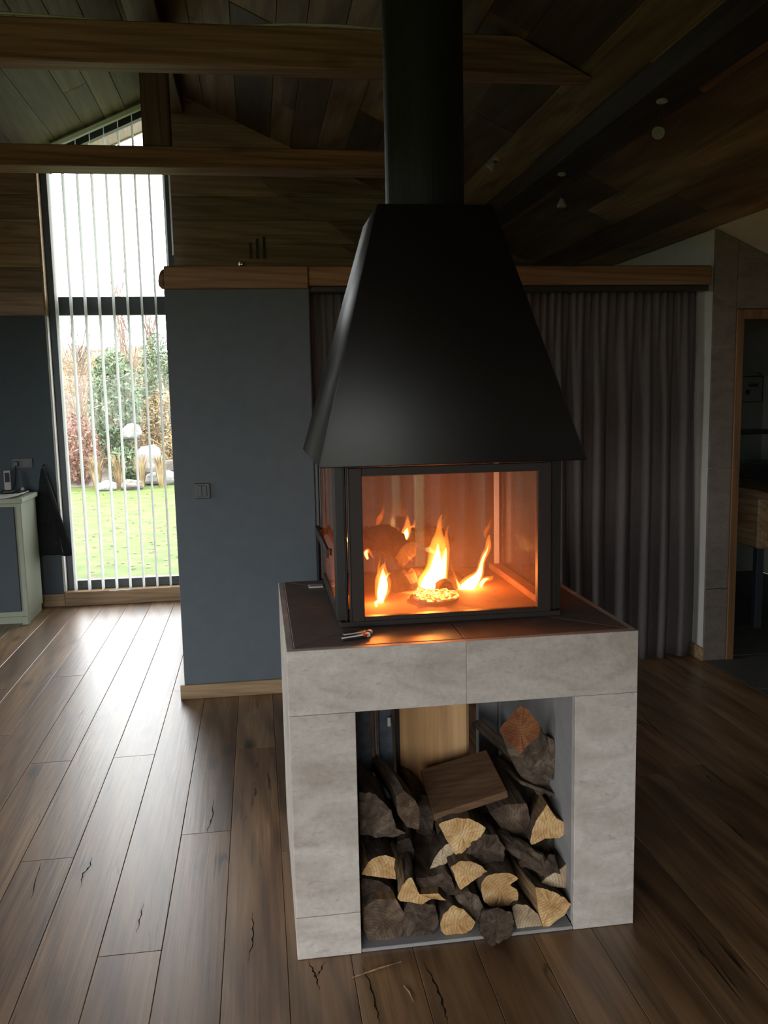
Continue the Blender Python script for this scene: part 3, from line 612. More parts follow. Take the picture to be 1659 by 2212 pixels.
# ------------------------------------------------------------------ firewood
Z1 = 660/1659
def lz(zx, zy, Y): return at(740+zx*Z1, 1480+zy*Z1, Y)
GRP = 'firewood logs in the store of the plinth'
def log(poly, Yf, back, label, bk_='bark', end='end', split='split', length=.27, tap=.95, barkall=False, n=60, tilt=0, rough=1.0):
    pts = [Vector(p) for p in poly]; per = sum((pts[i]-pts[(i+1) % len(pts)]).length for i in range(len(pts)))
    out = []; isb = []
    for i in range(len(pts)):
        a, b = pts[i], pts[(i+1) % len(pts)]; L = (b-a).length; q = max(1, round(L/per*n)); straight = L > 75 and not barkall
        for j in range(q): out.append(a.lerp(b, j/q)); isb.append(not straight)
    # light corner rounding on the bark side
    N = len(out); sm = [out[i] if not isb[i] else (out[i-1]+out[i]*2+out[(i+1) % N])/4 for i in range(N)]
    zc = sum((p for p in sm), Vector((0, 0)))/N; C0 = lz(zc.x, zc.y, Yf)
    front = [lz(p.x, p.y, Yf) for p in sm]
    if back: C1 = lz(*back)
    else: C1 = C0+Vector((random.uniform(-.02, .02), length, random.uniform(-.01, .02)))
    rings = []; seed = random.uniform(0, 50); K = 11
    sag = .012*random.uniform(-1, 1)
    for k in range(K):
        u = k/(K-1); cc = C0.lerp(C1, u)+Vector((sag*math.sin(math.pi*u), 0, 0)); row = []
        for i, p in enumerate(front):
            d_ = (p-C0)*(1+(tap-1)*u); r_ = d_.length
            amp = (.055 if isb[i] else .022)*rough*(1 if k else .6)
            d_ *= 1+amp*2*noise.noise(Vector((p.x*38+seed, p.z*38, cc.y*14)))+amp*1.3*noise.noise(Vector((p.x*140+seed, p.z*140, cc.y*45)))
            v = cc+d_
            if k == 0: v.y += tilt*(p.z-C0.z)+.004*noise.noise(Vector((p.x*60, p.z*60, seed)))
            row.append(v)
        rings.append(row)
    t = thing('firewood_log', (C0.x, (C0.y+C1.y)/2, min(p.z for p in front)), label, 'log', GRP)
    V = [v for r in rings for v in r]
    barkf, woodf = [], []
    for k in range(K-1):
        for i in range(N):
            f = (k*N+i, (k+1)*N+i, (k+1)*N+(i+1) % N, k*N+(i+1) % N); (barkf if isb[i] else woodf).append(f)
    # end caps as inset rings with slight relief
    def cap(ring, c, flip):
        base = len(V); fs = []
        inner = [c+(v-c)*.55+Vector((0, .003*noise.noise(v*70), 0)) for v in ring]; V.extend(inner); V.append(c); ci = base+N
        r0 = V.index(ring[0]) if False else (0 if not flip else (K-1)*N)
        for i in range(N):
            j = (i+1) % N; fs.append((r0+i, r0+j, base+j, base+i)); fs.append((base+i, base+j, ci))
        return fs
    c0 = sum(rings[0], Vector())/N; c1 = sum(rings[-1], Vector())/N
    endf = cap(rings[0], c0, False); endb = cap(rings[-1], c1, True)
    pith = max(front, key=lambda p: (p-C0).length)
    piths = pith.copy()
    def sub_mesh(name, parts):
        idx = sorted({i for fs, _ in parts for f in fs for i in f}); mp = {o: i for i, o in enumerate(idx)}
        mb = MB(); mats = []
        mb.v = [tuple(V[i]-piths) for i in idx]
        for mi, (fs, mt) in enumerate(parts):
            mats.append(mt); mb.f += [tuple(mp[i] for i in f) for f in fs]; mb.m += [mi]*len(fs)
        o = mb.build(name, mats, recalc=True); o.parent = t; o.matrix_parent_inverse = t.matrix_world.inverted(); o.location = piths
        return o
    if woodf: sub_mesh('split_wood', [(endf, M[end]), (woodf, M[split]), (endb, M[end])])
    else: sub_mesh('cut_end', [(endf, M[end])]); sub_mesh('cut_end', [(endb, M[end])])
    if barkf:
        o = sub_mesh('bark', [(barkf, M[bk_])])
        for p in o.data.polygons: p.use_smooth = True
    return t
log([(118,1205),(180,1165),(290,1160),(335,1240),(325,1360),(260,1395),(150,1400),(115,1330)], 2.365, None, 'big dull brown log at the bottom left corner of the log store', end='endd', bk_='barkg')
log([(345,1195),(380,1180),(440,1175),(500,1190),(525,1270),(500,1350),(410,1405),(325,1400),(318,1330),(330,1260)], 2.365, None, 'dark rough bark log on the store floor, second from the left', end='bark', barkall=True, rough=1.8)
log([(548,1242),(600,1195),(655,1215),(722,1285),(700,1330),(640,1365),(575,1370),(535,1335),(528,1290)], 2.355, None, 'bright yellow splintered log on the store floor, left of the round bark stub')
log([(605,1150),(690,1118),(740,1150),(765,1195),(758,1255),(725,1280),(665,1215)], 2.375, None, 'grey cracked bark piece behind the bright splintered log', end='barkg', bk_='barkg', barkall=True, rough=1.6)
log([(765,1225),(850,1205),(920,1240),(932,1300),(905,1370),(850,1408),(785,1405),(745,1345),(742,1280)], 2.29, (845,1290,2.58), 'round dark bark stub sticking out over the front edge of the store', end='bark', barkall=True, rough=2.0)
log([(918,1205),(940,1192),(1000,1195),(1060,1240),(1088,1312),(950,1335),(932,1270)], 2.35, None, 'pale quarter log on the store floor beside the round bark stub', end='endp')
log([(1045,1092),(1100,1105),(1160,1130),(1215,1160),(1242,1190),(1200,1255),(1110,1312),(1088,1310),(1062,1225)], 2.345, None, 'light pointed wedge at the bottom right of the log store')
log([(100,1048),(200,1062),(262,1100),(280,1150),(150,1172),(104,1145)], 2.41, None, 'dark bark log against the left pier, under the bright one with a knot', end='bark', barkall=True)
log([(104,1028),(140,962),(190,930),(240,924),(288,938),(280,985),(292,1055),(200,1042)], 2.39, None, 'bright orange log with a dark knot against the left pier')
log([(298,1155),(330,1080),(352,1045),(378,1040),(388,1110),(425,1140),(520,1130),(562,1170),(480,1160),(430,1190),(305,1170)], 2.36, None, 'light forked split face low in the pile, right of the bright knotted log', tap=1.15)
log([(395,1050),(470,1045),(560,1010),(612,1080),(605,1140),(530,1138),(420,1142)], 2.4, None, 'dark bark piece just above the light forked split face', end='bark', barkall=True, rough=1.6)
log([(588,988),(640,955),(700,955),(745,975),(788,1010),(640,1112),(612,1050)], 2.39, None, 'light quarter wedge in the middle of the pile, point downwards')
log([(750,1090),(770,1045),(810,1025),(870,1018),(920,1025),(957,1050),(905,1085),(950,1110),(958,1150),(940,1185),(880,1202),(810,1208),(765,1170)], 2.37, None, 'big round yellow log end in the middle of the pile, above the bark stub', barkall=True, rough=.5)
log([(1062,1085),(1100,1050),(1180,1000),(1235,955),(1250,985),(1240,1030),(1212,1102)], 2.395, None, 'pale triangular log end against the right pier, under the long dark branch', end='endp')
log([(470,1002),(500,938),(540,885),(575,855),(615,912),(555,978),(472,1042)], 2.44, (520,820,2.74), 'thin pale split face on a long bark log left of centre', end='endp', tap=1.9)
log([(522,760),(560,738),(620,722),(700,728),(750,750),(782,780),(740,835),(622,932),(565,842)], 2.43, None, 'large light wedge under the brown sawn offcut')
log([(1012,860),(1030,790),(1050,740),(1110,650),(1160,722),(1250,770),(1180,832),(1100,832),(1022,872)], 2.42, (1080,640,2.7), 'fresh wide wedge high on the right beside the right pier', bk_='barkg')
log([(86,580),(150,590),(205,612),(270,690),(292,785),(345,800),(290,822),(210,832),(130,812),(88,822)], 2.44, None, 'big dark bark log against the upper left pier', end='barkg', barkall=True, rough=1.6)
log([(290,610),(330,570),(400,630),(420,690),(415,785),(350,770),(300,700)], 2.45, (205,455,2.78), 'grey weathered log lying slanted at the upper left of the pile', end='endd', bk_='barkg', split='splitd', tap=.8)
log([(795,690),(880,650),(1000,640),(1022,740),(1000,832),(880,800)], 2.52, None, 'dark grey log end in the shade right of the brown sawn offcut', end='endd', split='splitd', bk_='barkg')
log([(970,102),(1075,215),(1062,275),(962,372),(862,272),(850,240)], 2.46, (1085,470,2.56), 'red brown log end at the top right of the pile', end='endr', split='splitd', bk_='barkg', tap=1.15, barkall=True)
log([(295,850),(365,830),(388,900),(382,1035),(340,1040),(298,985)], 2.5, None, 'narrow dark log standing back between the knotted log and the thin pale one', end='bark', split='splitd', barkall=True)
log([(640,930),(700,850),(790,800),(850,820),(880,900),(870,965),(780,992),(720,960)], 2.43, None, 'dark bark lump just below the large light wedge', end='bark', barkall=True, rough=1.8)
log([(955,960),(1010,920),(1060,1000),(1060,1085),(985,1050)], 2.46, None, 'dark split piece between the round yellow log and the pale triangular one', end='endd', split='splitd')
log([(380,580),(450,600),(500,720),(480,830),(400,800),(370,690)], 2.62, None, 'black shaded log deep in the pile left of the brown sawn offcut', end='bark', barkall=True)
log([(1045,820),(1130,830),(1190,880),(1170,940),(1090,930),(1030,880)], 2.5, None, 'dark bark log behind the wide fresh wedge, above the long branch', end='bark', barkall=True)
log([(1040,470),(1130,530),(1165,400),(1150,300),(1080,260),(1000,380)], 2.5, (1060,400,2.8), 'grey bark log against the right inner wall behind the red brown one', end='barkg', bk_='barkg', barkall=True)
rough_log('firewood_branch', [lz(770, 735, 2.62), lz(860, 820, 2.52), lz(980, 905, 2.44), lz(1090, 985, 2.42), lz(1165, 965, 2.41)], .026, M['bark'], 'long dark branch crossing the right half of the pile', GRP, .22)
def plate(name, top4, thick, mats, label, parent=None):
    t = [Vector(p) for p in top4]; nrm = (t[1]-t[0]).cross(t[3]-t[0]).normalized()
    if nrm.z > 0: nrm = -nrm
    o = MB().prism(t, nrm*thick).build(name, mats, parent, .002); return tag(o, label, 'log', GRP) if label else o
plate('sawn_offcut', [lz(420, 460, 2.70), lz(780, 350, 2.72), lz(895, 575, 2.47), lz(495, 705, 2.45)], .024, M['sawn'], 'flat brown sawn board offcut lying on top of the pile')
plate('bark_slat', [lz(700, 200, 2.98), lz(752, 180, 2.98), lz(1185, 575, 2.52), lz(1120, 590, 2.51)], .016, M['splitd'], 'thin dark bark slat slanting down to the right pier')
plate('bark_slat', [lz(795, 370, 2.85), lz(830, 360, 2.85), lz(1185, 600, 2.5), lz(960, 515, 2.52)], .014, M['splitd'], 'second thin brown slat just below the slanting dark one')
# newspapers behind the pile
nw = thing('newspaper_bundle', (.30, 2.8, .013), 'folded dark grey newspapers standing at the back left of the log store', 'newspaper')
for i, (xa, w, tl, h, mt) in enumerate(((.246, .018, .02, .66, 'news'), (.275, .07, .035, .70, 'newsd'), (.352, .012, .02, .70, 'news'), (.37, .05, .02, .69, 'newsd'), (.428, .03, .01, .68, 'phone'))):
    y_ = 2.72+.02*i
    MB().prism([(xa, y_, .014), (xa+w, y_+.01, .014), (xa+w-tl*.4, y_+.05, h), (xa-tl*.1, y_+.04, h)], (.0, .03, 0)).build('folded_paper', M[mt], nw, .004)
MB().box(.392, .402, 2.778, 2.781, .5, .53).build('printed_label', M['paper'], nw)
# strike sheet: dark lighters on the plinth
for (xa, ya, an, z, lab) in ((.213, 2.392, .32, ZT, 'glossy dark lighter with a red button at the plinth edge, nearest the camera'), (.222, 2.425, .28, ZT, 'glossy dark lighter lying just behind the one at the plinth edge')):
    t = thing('lighter', (xa, ya, z), lab, 'lighter', 'lighters on the plinth')
    MB().box(0, .078, 0, .02, .001, .012).build('body', M['phone'], t, .003)
    MB().box(.0, .066, -.0015, .002, .0095, .0128).build('chrome_edge', M['edge'], t); MB().box(.079, .091, .002, .018, .002, .012).build('chrome_cap', M['edge'], t, .002)
    MB().box(.068, .078, -.003, .006, .006, .0125).build('button', M['rustred'] if ya < 2.4 else M['chrome'], t, .001)
    for ch in t.children: ch.matrix_parent_inverse = Matrix()
    t.rotation_euler.z = an
ca = thing('card', (.19, 3.13, ZT), 'small white L shaped card lying by the left rear post of the fireplace', 'card')
MB().box(.162, .214, 3.112, 3.162, ZT+.0005, ZT+.003).build('card_sheet', M['paper'], ca); MB().box(.170, .208, 3.122, 3.152, ZT+.0031, ZT+.004).build('printed_panel', M['silver'], ca)
for n_, (pa, pb, lab) in enumerate((((.20, 2.225), (.345, 2.27), 'thin pale wood splinter on the floor in front of the log store'), ((.335, 2.17), (.35, 2.10), 'tiny curled wood shaving on the floor before the log store'))):
    mid = ((pa[0]+pb[0])/2+.004, (pa[1]+pb[1])/2+.003)
    tag(MB().tube([(*pa, .003), (*mid, .0035), (*pb, .003)], [.0012, .0028, .001], 6, flat=.8).build('wood_splinter', M['split'], None), lab, 'splinter')
# ------------------------------------------------------------------ curtain
def curtain():
    nx, nz = 420, 22; V = []; Fs = []; x0, x1 = .302, 2.512
    for j in range(nz+1):
        w = j/nz; z = 2.15-(2.15-.012)*w
        for i in range(nx+1):
            u = i/nx; s = u*2.17
            big = math.sin(s*2*math.pi/0.118+1.1*math.sin(s*5.3)+.5*math.sin(s*13))
            fine = math.sin(s*2*math.pi/.046+2*math.sin(s*9))
            wt = min(1, w*3.2+.05)
            amp = .012+.022*wt; y = 4.835+amp*big*wt+.010*fine*(1-wt*.75)+.006*math.sin(s*41+w*5)
            y += .012*noise.noise(Vector((s*4, w*3, 0)))
            xx = x0+(x1-x0)*u+.012*math.sin(w*3+s*3)*w + (.04*w if u > .97 else 0)*(u-.97)/.03
            V.append((xx, y-.03, z-(.012*noise.noise(Vector((s*6, 0, 0))) if j == nz else 0)))
    for j in range(nz):
        for i in range(nx): a_ = j*(nx+1)+i; Fs.append((a_, a_+nx+1, a_+nx+2, a_+1))
    o = MB().add(V, Fs).build('curtain', M['curtain'], smooth=True)
    sd = o.modifiers.new('thickness', 'SOLIDIFY'); sd.thickness = .003; return o
tag(curtain(), 'long gathered grey linen curtain hanging behind the fireplace under the pine beam', 'curtain')
# ------------------------------------------------------------------ vertical blind
vb = thing('vertical_blind', (-1.06, 7.0, 3.4), 'white vertical blind turned open in front of the tall gable window', 'blind')
ya = 7.0
MB().prism([(-1.42, ya-.02, roof(-1.42)-.05), (-.62, ya-.02, roof(-.62)-.05), (-.62, ya-.02, roof(-.62)-.018), (-1.42, ya-.02, roof(-1.42)-.018)], (0, .045, 0)).build('headrail', M['slat'], vb, .003)
aa = math.radians(4); dv = Vector((math.sin(aa), math.cos(aa), 0))*.0445
for i in range(9):
    x = -1.452+.1035*i; zt = roof(x)-.06
    if i: MB().tube([(x, ya, zt+.008), (x, ya, zt-.075)], .0035, 6).build('hanger', M['slat'], vb)
    c = Vector((x, ya, 0)); ztop = zt-.075
    P = []; bend = Vector((.004, 0, 0))
    q = [c-dv, c+bend, c+dv]; m = MB()
    vs = [(p.x, p.y, .125) for p in q]+[(p.x, p.y, ztop) for p in q]
    m.add(vs, [(0, 1, 4, 3), (1, 2, 5, 4)]); o = m.build('slat', M['slat'], vb, recalc=False); sd = o.modifiers.new('thickness', 'SOLIDIFY'); sd.thickness = .0012
MB().tube([(-1.2, ya-.02, .118), (-1.15, ya-.03, .117), (-1.1, ya-.01, .118), (-1.06, ya-.03, .117), (-1.02, ya-.02, .119)], .004, 6).build('bottom_chain', M['slat'], vb, smooth=True)
# ------------------------------------------------------------------ left corner: cabinet, phone, bag, sockets
cb = thing('cabinet', (-2.3, 6.7, 0), 'sage painted cabinet with panelled door in the far left corner', 'cabinet')
cm = M['cabinet']
box('carcass', (-2.9, -1.69, 6.50, 6.925, .06, .885), cm, cb, .003); box('worktop', (-2.92, -1.672, 6.47, 6.93, .886, .92), cm, cb, .004)
box('plinth', (-2.9, -1.70, 6.53, 6.92, 0.001, .06), cm, cb, .002); box('corner_foot', (-1.735, -1.69, 6.482, 6.528, 0.001, .06), cm, cb, .003)
for xa, xb in ((-2.28, -1.735), (-2.86, -2.29)):
    dd = MB().box(xa, xb, 6.482, 6.5, .1, .86); d_ = dd.build('door', M['bluelite'], cb, .002)  # doors coloured darker than the sage carcass in place of shade on the front
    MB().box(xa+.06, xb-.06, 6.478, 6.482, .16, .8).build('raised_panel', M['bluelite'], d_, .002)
    kx = xb-.03 if xa < -2.5 else xa+.03
kd = [c_ for c_ in cb.children if c_.name.startswith('door')][0]
MB().lathe([(.006, 0), (.006, .014), (.016, .018), (.018, .028), (.01, .034)], (0, 0, 0), 14).build('knob', M['led'], kd, smooth=True)
kn = kd.children[-1]; kn.matrix_parent_inverse = Matrix(); kn.rotation_euler = (math.pi/2, 0, 0); kn.location = (-2.0, 6.48, .17)
m = MB(); nx = 12
V = []; Fs = []
for i in range(nx+1):
    for j in range(5):
        u, w = i/nx, j/4; V.append((-2.2+.5*u, 6.5+.3*w, .921+.006*max(0, noise.noise(Vector((u*4, w*3, 2))))+(.018*(u-.85)/.15 if u > .85 else 0)))
for i in range(nx):
    for j in range(4): a_ = i*5+j; Fs.append((a_, a_+5, a_+6, a_+1))
o = MB().add(V, Fs).build('paper_sheet', M['paper'], smooth=True); sd = o.modifiers.new('thickness', 'SOLIDIFY'); sd.thickness = .002; sd.offset = 1
tag(o, 'white sheet of paper lying on the sage cabinet', 'paper')
ph = thing('cordless_phone', (-1.87, 6.88, .92), 'cordless phone standing upright in its charger on the sage cabinet', 'phone')
MB().box(-.045, .045, -.04, .04, 0.001, .028).build('charger', M['phone'], ph, .008)
hs = MB().prism([(-.024, -.012, .02), (.024, -.012, .02), (.022, .012, .17), (-.022, .012, .17)], (0, .022, 0)).build('handset', M['silver'], ph, .004)
MB().prism([(-.016, -.0055, .085), (.016, -.0055, .085), (.016, .0105, .155), (-.016, .0105, .155)], (0, -.002, 0)).build('screen_and_keys', M['phone'], ph)
for ch in ph.children: ch.matrix_parent_inverse = Matrix()
ph.rotation_euler.z = .25
bs = thing('small_dish', (-1.76, 6.86, .92), 'small dark dish beside the cordless phone', 'dish')
MB().lathe([(.02, .001), (.035, .012), (.04, .022), (.034, .02)], (-1.76, 6.86, .92), 18).build('bowl', M['phone'], bs, smooth=True); MB().lathe([(.012, .02), (.014, .03), (.008, .042)], (-1.76, 6.86, .92), 12).build('stub', M['silver'], bs, smooth=True)
so = thing('wall_socket', (-1.80, 7.03, 1.1), 'dark triple wall socket on the blue wall above the phone', 'socket')
box('plate', (-1.872, -1.715, 7.028, 7.04, 1.095, 1.172), M['socket'], so, .003)
for i in range(2): MB().tube([(-1.835+.072*i, 7.027, 1.134), (-1.835+.072*i, 7.029, 1.134)], .024, 20).build('outlet', M['phone'], so)
MB().box(-1.852, -1.818, 7.0, 7.026, 1.112, 1.15).build('plug', M['phone'], so, .004)
tag(MB().tube([(-1.835, 7.0, 1.115), (-1.837, 6.99, 1.05), (-1.84, 6.97, .98), (-1.85, 6.93, .935), (-1.86, 6.92, .926)], .004, 6).build('power_cord', M['phone'], smooth=True), 'black power cord dropping from the wall socket to the phone', 'cord')
# hanging cloth bag
bg = thing('hanging_bag', (-1.62, 7.0, .42), 'dark cloth bag hanging on the wall between the cabinet and the window', 'bag')
V = []; Fs = []; n_ = 24; R_ = 14
for j in range(R_+1):
    w = j/R_; z = 1.09-.67*w; hw = .012+.125*w**.85; cx = -1.635+.03*w; dp = .012+.035*math.sin(min(1, w*1.1)*math.pi*.6)
    for i in range(n_):
        a_ = 2*math.pi*i/n_; f = 1+.12*math.sin(5*a_+w*2)*w
        V.append((cx+hw*f*math.cos(a_), 6.985+dp*math.sin(a_)*f, z+.012*math.sin(3*a_)*w))
for j in range(R_):
    for i in range(n_): Fs.append((j*n_+i, j*n_+(i+1) % n_, (j+1)*n_+(i+1) % n_, (j+1)*n_+i))
Fs += [tuple(range(n_))[::-1], tuple(R_*n_+i for i in range(n_))]
MB().add(V, Fs).build('cloth', M['cloth'], bg, smooth=True)
MB().tube([(-1.635, 6.985, 1.085), (-1.637, 7.01, 1.11), (-1.635, 7.038, 1.115)], .006, 8).build('hook', M['phone'], bg, smooth=True)
MB().prism([(-1.545, 6.952, .55), (-1.538, 6.952, .55), (-1.522, 6.955, .43), (-1.531, 6.955, .43)], (0, .003, 0)).build('pale_strap', M['paper'], bg)
# switch on the blue partition
sw = thing('light_switch', (-.298, 4.645, 1.08), 'grey light switch in a square frame on the blue partition', 'switch')
box('frame', (-.338, -.257, 4.640, 4.65, 1.078, 1.159), M['socket'], sw, .003); box('rocker', (-.322, -.299, 4.6365, 4.641, 1.09, 1.147), M['dark'], sw, .002); box('rocker', (-.296, -.273, 4.6365, 4.641, 1.09, 1.147), M['dark'], sw, .002)
# vent slots and glass orb above the header beam
vt = thing('wall_vent', (.045, 7.015, 2.62), 'three narrow dark slots in the boarded wall above the pine beam', 'vent')
for i, h in enumerate((.12, .15, .165)): MB().box(-.008+.052*i, .012+.052*i, 7.015, 7.0225, 2.655, 2.655+h).build('slot', M['phone'], vt)
ob = thing('glass_ornament', (-.045, 4.70, 2.262), 'tiny clear glass ornament standing on the pine beam', 'ornament')
MB().lathe([(.006, .001), (.014, .008), (.017, .018), (.013, .028), (.005, .034)], (-.045, 4.70, 2.262), 16).build('orb', M['chrome'], ob, smooth=True)
# ------------------------------------------------------------------ bathroom beyond the door
vn = thing('vanity', (3.7, 5.6, 0), 'chunky timber washstand with a thick beam front inside the bathroom door', 'washstand')
box('worktop', (3.18, 4.28, 5.02, 6.3, .885, .935), M['vanity'], vn, .006)
box('beam_front', (3.19, 3.33, 5.22, 6.25, .55, .884), M['vanity'], vn, .01); box('side_panel', (3.34, 4.28, 5.24, 6.25, .56, .884), M['ceil'], vn, .003)
for x in (3.25, 4.2):
    for y in (5.3, 6.15): box('leg', (x-.025, x+.025, y-.025, y+.025, .001, .55), M['dark'], vn, .003)
MB().tube([(3.23, 5.9, .55), (3.22, 5.9, .45), (3.18, 5.95, .38), (3.18, 6.2, .36)], .016, 10).build('waste_pipe', M['chrome'], vn, smooth=True)
bs = thing('glass_basin', (3.47, 5.55, .936), 'conical clear glass basin on the timber washstand', 'basin')
MB().lathe([(.05, .001), (.08, .012), (.215, .145), (.222, .15), (.21, .146), (.075, .02), (.03, .014)], (3.50, 5.6, .935), 36).build('bowl', M['basin'], bs, smooth=True)
sg = thing('hanging_sign', (4.15, 7.03, 1.46), 'pale rounded sign with a small crown mark hanging by a cord in the bathroom', 'sign')
P = at(1598, 812, 7.0); Q = at(1648, 868, 7.0)
sx0, sx1, sz0, sz1 = 4.0, 4.285, 1.465, 1.695
box('board', (sx0, sx1, 7.005, 7.03, sz0, sz1), M['signw'], sg, .012)
for b_ in ((sx0+.008, sx1-.008, sz1-.012, sz1-.005), (sx0+.008, sx1-.008, sz0+.005, sz0+.012), (sx0+.005, sx0+.012, sz0+.008, sz1-.008), (sx1-.012, sx1-.005, sz0+.008, sz1-.008)): MB().box(b_[0], b_[1], 7.002, 7.0048, b_[2], b_[3]).build('border', M['ink'], sg)
cz = 1.60; cx = 4.19
MB().prism([(cx-.04, 7.002, cz), (cx+.04, 7.002, cz), (cx+.048, 7.002, cz+.035), (cx+.02, 7.002, cz+.014), (cx+.012, 7.002, cz+.042), (cx-.005, 7.002, cz+.014), (cx-.018, 7.002, cz+.038), (cx-.025, 7.002, cz+.012), (cx-.05, 7.002, cz+.03)], (0, .002, 0)).build('crown_mark', M['ink'], sg)
MB().box(4.12, 4.16, 7.002, 7.0048, 1.535, 1.575).build('printed_mark', M['ink'], sg)
MB().tube([(sx0+.02, 7.01, sz1), (4.125, 7.01, 1.825), (sx1-.02, 7.01, sz1)], .004, 6).build('cord', M['ink'], sg)
tag(box('wall_rail', (3.6, XR, 7.0, 7.04, 1.83, 1.885), M['cladX'], None, .004), 'slim dark rail across the bathroom wall above the hanging sign', 'rail')
tag(box('towel_shelf', (3.9, XR, 6.9, 7.04, 1.20, 1.24), M['phone'], None, .004), 'narrow black shelf across the bathroom wall below the hanging sign', 'shelf')
struct(box('trim_5', (2.68, XR, YF-.012, YF, 0, 2.4), M['bathwall'], bevel=0))
# ------------------------------------------------------------------ garden outside the window
GZ = -.15
struct(MB().box(-60, 60, -40, 100, GZ-.3, GZ).build('lawn', M['lawn']))
eave = MB().prism([(XL-.8, 7.36, roof(XL-.8)+.03), (RX, 7.36, RZ+.03), (RX, 7.36, RZ+.06), (XL-.8, 7.36, roof(XL-.8)+.06)], (0, .62, .09)); struct(eave.build('trim_6', M['soffit']))
struct(MB().prism([(XL-.8, 7.98, roof(XL-.8)+.115), (RX, 7.98, RZ+.115), (RX, 7.98, RZ+.3), (XL-.8, 7.98, roof(XL-.8)+.3)], (0, .04, 0)).build('trim_7', M['soffit']))
# rising bank behind the border
V = []; Fs = []; nx, ny = 40, 24
for j in range(ny+1):
    for i in range(nx+1):
        x = -14+26*i/nx; y = 18.5+12*j/ny; h = 3.6*max(0, j/ny)**.8*max(.05, min(1, (-x-.2)/3.0)) if x < 0 else .2*j/ny
        V.append((x, y, GZ-.02+h+.25*noise.noise(Vector((x*.7, y*.7, 0)))*min(1, j/4)))
for j in range(ny):
    for i in range(nx): a_ = j*(nx+1)+i; Fs.append((a_, a_+1, a_+nx+2, a_+nx+1))
struct(MB().add(V, Fs).build('garden_bank', M['bank'], smooth=True))
def leaves(c, r, n, size, mat, name, par, elong=1.6, up=0):
    m = MB()
    for _ in range(n):
        while True:
            p = Vector((random.uniform(-1, 1), random.uniform(-1, 1), random.uniform(-1, 1)))
            if p.length < 1: break
        if p.length < .5 and random.random() < .6: p = p.normalized()*random.uniform(.6, 1)
        q = Vector((c[0]+p.x*r[0], c[1]+p.y*r[1], c[2]+p.z*r[2])); d1 = Vector((random.gauss(0, 1), random.gauss(0, 1), random.gauss(0, 1)+up)).normalized()
        d2 = d1.cross(Vector((random.gauss(0, 1), random.gauss(0, 1), random.gauss(0, 1)))).normalized()
        s = size*random.uniform(.6, 1.3); m.add([q-d1*s*elong, q+d2*s*.5, q+d1*s*elong, q-d2*s*.5], [(0, 1, 2, 3)])
    return tag(m.build(name, mat, par, recalc=False), kind='stuff')
def shrub(name, loc, r, n, size, mat, label, cat='shrub', group=None, stems=5):
    t = thing(name, loc, label, cat, group); m = MB()
    for i in range(stems):
        a_ = random.uniform(0, 6.28); m.tube([(loc[0], loc[1], loc[2]), (loc[0]+.3*r[0]*math.cos(a_), loc[1]+.3*r[1]*math.sin(a_), loc[2]+r[2]*.8), (loc[0]+.6*r[0]*math.cos(a_), loc[1]+.6*r[1]*math.sin(a_), loc[2]+r[2]*1.5)], [.02, .014, .006], 5)
    m.build('stems', M['twig'], t); leaves((loc[0], loc[1], loc[2]+r[2]), r, int(n*1.5), size*.8, mat, 'foliage', t); return t
def bare(name, loc, h, n, label, spread=.35, mat='twig'):
    t = thing(name, loc, label, 'tree'); m = MB()
    m.tube([loc, (loc[0]+random.uniform(-.1, .1), loc[1], loc[2]+h*.5), (loc[0]+random.uniform(-.15, .15), loc[1], loc[2]+h)], [.035, .022, .006], 6); m.build('trunk', M[mat], t)
    m = MB()
    for i in range(n):
        z0 = loc[2]+h*random.uniform(.05, .8); a_ = random.uniform(0, 6.28); L = h*random.uniform(.15, .45)
        p0 = Vector((loc[0]+random.uniform(-.08, .08), loc[1], z0)); p1 = p0+Vector((math.cos(a_)*spread*.6, math.sin(a_)*spread*.6, L*.5)); p2 = p0+Vector((math.cos(a_)*spread, math.sin(a_)*spread, L))
        m.tube([p0, p1, p2], [.010, .007, .003], 4)
    tag(m.build('twigs', M[mat], t), kind='stuff'); return t
gy = 18.2
shrub('conifer', (-3.0, 19.5, .2), (.55, .5, 1.25), 2600, .05, M['conifer'], 'soft green conifer left of centre through the window', 'shrub')
shrub('conifer', (-2.3, 21.5, .2), (.5, .5, 1.5), 2000, .05, M['conifer'], 'tall pale green shrub in the middle distance through the window', 'shrub')
shrub('russet_shrub', (-3.65, 18.7, GZ), (.42, .35, .75), 1100, .045, M['redleaf'], 'russet leaved shrub at the left edge of the window', 'shrub')
shrub('low_shrub', (-2.75, 18.6, GZ), (.3, .3, .4), 900, .05, M['conifer'], 'low green shrub behind the dry grasses through the window', 'shrub')
shrub('low_shrub', (-1.75, 19.6, GZ), (.4, .35, .55), 800, .045, M['straw'], 'yellowish low shrub by the stone wall at the right of the window', 'shrub')
shrub('pale_shrub', (-2.1, 20.5, .1), (.55, .4, .9), 900, .045, M['straw'], 'pale dry shrub in the middle of the garden border', 'shrub')
for x, y, h, lab in ((-3.1, 22.3, 4.0, 'bare slender tree left of centre on the bank'), (-2.6, 23.2, 4.0, 'bare twiggy tree in the centre of the window'), (-1.6, 21.6, 3.9, 'bare tree at the right side of the window'), (-4.0, 21, 3.2, 'bare bush on the bank at the left of the window'), (-2.1, 24.5, 4.6, 'bare thin tree farthest back in the garden'), (-3.6, 25, 5.2, 'bare tall tree high on the bank')):
    bare('bare_tree', (x, y, GZ+(0 if y < 20 else .3)), h, 70, lab)
